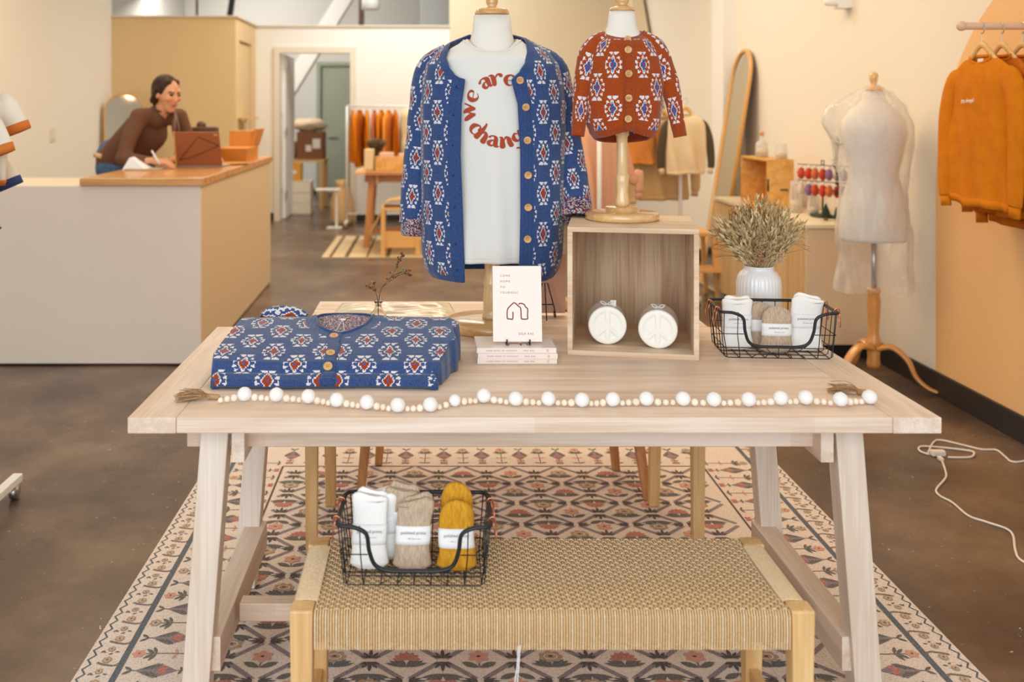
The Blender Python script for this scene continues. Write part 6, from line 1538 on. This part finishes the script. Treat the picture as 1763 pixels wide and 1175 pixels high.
b = MB(); b.box(-2.30, -1.98, 14.35, 14.75, .7205, .98); tag(b.build('cardboard_box', C('pale_carton', (206, 178, 150), .8), smooth=False, bevel=.01), 'pale carton behind the door edge on the stock room table', 'box')
t = empty('storage_bin', (-1.88, 13.9, .42), 'yellow bin standing on the white carton inside the doorway', 'bin')
boxes('bin_body', [(-2.05, -1.80, 13.75, 14.0, .4505, .70)], C('mustard_bin', (224, 158, 52), .5), t); boxes('bin_label', [(-1.93, -1.86, 13.745, 13.75, .55, .60)], M['paper'], t, bevel=0)
t = empty('white_carton', (-1.84, 13.9, 0), 'white carton on the floor under the yellow bin', 'box')
boxes('carton', [(-2.04, -1.66, 13.7, 14.05, .001, .45)], C('off_white_carton', (232, 218, 196), .7), t); boxes('seam', [(-2.04, -1.66, 13.697, 13.70, .29, .30), (-2.04, -1.66, 13.697, 13.70, .15, .155)], C('carton_seam', (196, 172, 140)), t, bevel=0)
# ================================================================ woman leaning on the counter
def woman():
    t = empty('person', (-2.20, 6.95, 0), 'person in a brown ribbed turtleneck and blue jeans leaning over the counter, writing', 'person')
    skin = C('skin', (222, 158, 116), .55); hairm = mat('dark_brown_hair', (46, 28, 20), (70, 42, 28), (90, 90, 12), rough=.6, spec=.25)
    m, tt, bs = newmat('brown_striped_rib'); N = tt.nodes.new; L = tt.links.new
    tc = N('ShaderNodeTexCoord'); mp = N('ShaderNodeMapping'); mp.inputs['Rotation'].default_value = (0, math.radians(18), 0); wv = N('ShaderNodeTexWave'); wv.bands_direction = 'Z'; wv.inputs['Scale'].default_value = 26; wv.inputs['Distortion'].default_value = .4
    r = N('ShaderNodeValToRGB'); r.color_ramp.elements[0].color = lin((78, 48, 32)); r.color_ramp.elements[1].color = lin((132, 88, 60)); r.color_ramp.elements[0].position = .3; r.color_ramp.elements[1].position = .8
    L(tc.outputs['Object'], mp.inputs[0]); L(mp.outputs[0], wv.inputs['Vector']); L(wv.outputs['Fac'], r.inputs[0]); L(r.outputs[0], bs.inputs['Base Color']); bs.inputs['Roughness'].default_value = .95
    sweater = m; denim = mat('blue_denim', (84, 112, 140), (60, 84, 114), (60, 60, 60), rough=.9)
    hd = V(-1.765, 6.66, 1.535)                      # centre of the skull
    F = V(.80, -.55, -.22).normalized()              # where the face looks
    Rr = F.cross(V(0, 0, 1)).normalized()            # to her right hand side as seen from the front: -Rr is her left
    U = Rr.cross(F).normalized()
    def h(r, f, u): return hd+Rr*r+F*f+U*u
    nk = V(-1.83, 6.70, 1.40)
    b = MB()      # skin: head, neck, hands in one surface
    b.ball(h(0, -.008, .025), .076, .076, .085, 24, rot=Matrix((Rr, F, U)).transposed() @ Matrix.Diagonal((1, 1.18, 1.12)))
    b.cap(h(0, .030, -.020), h(0, .040, -.072), .064, .040, 18); b.cap(h(0, .055, -.088), h(0, .050, -.080), .027, .030, 12)
    b.cap(h(0, .072, .020), h(0, .088, -.022), .012, .015, 10); b.ball(h(0, .090, -.026), .014, seg=10)       # nose
    for s_ in (-1, 1):
        b.ball(h(s_*.036, .062, -.012), .026, seg=12); b.ball(h(s_*.030, .074, .035), .020, .014, .012, 12); b.ball(h(s_*.077, -.004, -.004), .012, .016, .028, 10, rot=Matrix((Rr, F, U)).transposed())
    b.cap(h(0, .074, -.052), h(0, .075, -.056), .018, .018, 10)
    b.cap(h(0, -.01, -.07), nk+V(-.02, .01, -.03), .050, .056, 16)
    b.build('head', skin, t, remesh=.0055, sm=5)
    for s_ in (-1, 1):
        b = MB(); b.ball(h(s_*.031, .078, .012), .0135, .010, .0085, 12); b.build('eye', C('eye_dark', (48, 32, 26), .25), t)
        b = MB(); b.tube(spline([h(s_*.016, .084, .028), h(s_*.032, .083, .035), h(s_*.050, .068, .028)], 4), .0042, 6); b.build('eyebrow', C('brow_dark', (58, 36, 26), .8), t)
    b = MB(); b.tube(spline([h(-.024, .084, -.055), h(-.008, .093, -.050), h(.008, .093, -.050), h(.024, .084, -.055)], 4), lambda q: .0055, 6); b.ball(h(0, .090, -.060), .016, .008, .006, 10, rot=Matrix((Rr, F, U)).transposed()); b.build('lips', C('lip_rose', (186, 98, 78), .45), t)
    # hair: parted in the middle, drawn back behind the ears, long strands falling in front
    b = MB()
    b.ball(h(0, -.028, .036), .088, .088, .088, 26, rot=Matrix((Rr, F, U)).transposed() @ Matrix.Diagonal((1, 1.12, 1.10)))
    for s_ in (-1, 1):
        b.cap(h(s_*.036, .034, .092), h(s_*.076, -.012, .03), .020, .022, 12); b.cap(h(s_*.078, -.012, .03), h(s_*.070, -.045, -.05), .024, .026, 12)
    b.cap(h(0, -.075, -.0), h(0, -.06, -.085), .060, .045, 14); b.cap(h(0, -.06, -.085), h(.02, -.05, -.13), .042, .028, 12)
    b.build('hair', hairm, t, remesh=.007, sm=4)
    b = MB()
    b.tube(spline([h(-.055, -.04, -.08), h(-.055, .03, -.13), V(-1.70, 6.58, 1.32), V(-1.69, 6.60, 1.20), V(-1.70, 6.62, 1.13)], 6), lambda q: .022-.014*q, 10); b.tube(spline([h(-.065, -.035, -.08), h(-.07, .02, -.13), V(-1.68, 6.62, 1.30), V(-1.665, 6.64, 1.18)], 6), lambda q: .018-.012*q, 8); b.build('hair_strand', C('auburn_hair', (98, 54, 32), .5), t)
    # sweater: torso, sleeves, turtleneck in one surface
    hip = V(-2.20, 6.98, 1.05); wa = V(-2.10, 6.92, 1.17); ch = V(-1.95, 6.80, 1.31); shR = V(-1.935, 6.60, 1.385); shL = V(-1.745, 6.90, 1.385)
    b = MB()
    b.cap(hip+V(-.01, -.06, .03), ch+V(-.01, -.05, 0), .115, .115, 22); b.cap(hip+V(0, .07, .03), ch+V(.02, .06, .0), .115, .112, 22); b.cap(hip+V(.02, 0, .0), ch+V(.03, 0, -.04), .12, .12, 22)
    b.cap(ch+V(0, 0, .04), nk+V(-.03, 0, -.02), .10, .060, 18); b.cap(shR, shL, .062, .060, 18); b.cap(nk+V(-.025, 0, -.03), nk+V(.008, -.008, .028), .066, .056, 18)
    elR = V(-2.0, 6.47, 1.115); haR = V(-1.80, 6.42, 1.093)
    b.cap(shR+V(0, 0, -.005), shR.lerp(elR, .5)+V(-.01, -.01, 0), .060, .054, 16); b.cap(shR.lerp(elR, .5)+V(-.01, -.01, 0), elR, .054, .046, 16); b.cap(elR, haR, .052, .036, 16)
    elL = V(-1.635, 6.86, 1.125); haL = V(-1.70, 6.68, 1.095)
    b.cap(shL, elL, .058, .046, 16); b.cap(elL, haL, .048, .034, 16)
    b.build('sweater', sweater, t, remesh=.009, sm=6)
    b = MB(); b.tube(spline([nk+V(.006, -.06, .028), nk+V(.066, -.012, .014), nk+V(.012, .052, .034), nk+V(-.05, .0, .045)], 6, closed=True), .011, 8, closed=True); b.build('turtleneck_fold', sweater, t)
    # hands
    def hand(base, d, up, s_, pen=False):
        b = MB(); d = d.normalized(); side = d.cross(up).normalized()*s_; n_ = up
        b.cap(base-d*.05, base+d*.01, .026, .026, 12)
        for k in range(4):
            o = side*(.027-.018*k); k0 = base+d*.012+o; k1 = base+d*.062+o*1.05; b.cap(k0, k1, .0145, .0125, 10)
            l = (.040, .045, .041, .032)[k]; p1 = k1+d*l*.75-n_*l*.35; p2 = p1+d*l*.35-n_*l*.55; b.cap(k1, p1, .0100, .0090, 9); b.cap(p1, p2, .0090, .0078, 9)
        th0 = base+side*.030+d*.015; th1 = th0+side*.018+d*.030-n_*.006; th2 = th1+d*.026-n_*.012-side*.006; b.cap(th0, th1, .0135, .0110, 9); b.cap(th1, th2, .0105, .0090, 9)
        return b
    hand(haR+V(.028, -.008, .006), V(1, .05, -.05), V(0, -.25, 1).normalized(), -1).build('hand', skin, t, remesh=.0035, sm=3)
    hand(haL+V(-.02, -.03, .006), V(-.5, -.85, -.05), V(0, 0, 1), 1).build('hand', skin, t, remesh=.0035, sm=3)
    # jeans and shoes
    b = MB()
    b.cap(hip+V(.01, -.06, -.03), hip+V(.01, .06, -.03), .135, .135, 20); b.cap(hip+V(0, 0, -.02), hip+V(-.01, 0, .055), .15, .135, 20)
    for s_ in (-1, 1):
        k0 = hip+V(0, s_*.085, -.08); k1 = V(-2.19, 6.98+s_*.10, .54); k2 = V(-2.27, 6.98+s_*.11, .12); b.cap(k0, k1, .098, .068, 16); b.cap(k1, k2, .066, .048, 16)
    b.build('jeans', denim, t, remesh=.012, sm=4)
    for s_ in (-1, 1):
        b = MB(); b.cap((-2.29, 6.98+s_*.11, .052), (-2.13, 6.98+s_*.12, .042), .046, .038, 14); b.build('shoe', C('white_shoe', (224, 216, 206), .6), t)
    b = MB(); b.tube([hip+V(-.12, -.10, .07), hip+V(-.05, -.165, .062)], .018, 8); b.build('waistband_tie', C('beige_tie', (222, 180, 130), .8), t)
    b = MB(); b.tube([V(-1.735, 6.36, 1.085), V(-1.795, 6.40, 1.170)], .006, 8); tag(b.build('pen', C('white_pen', (232, 228, 224), .3)), 'white pen held in the writing hand of the person at the counter', 'pen')
woman()
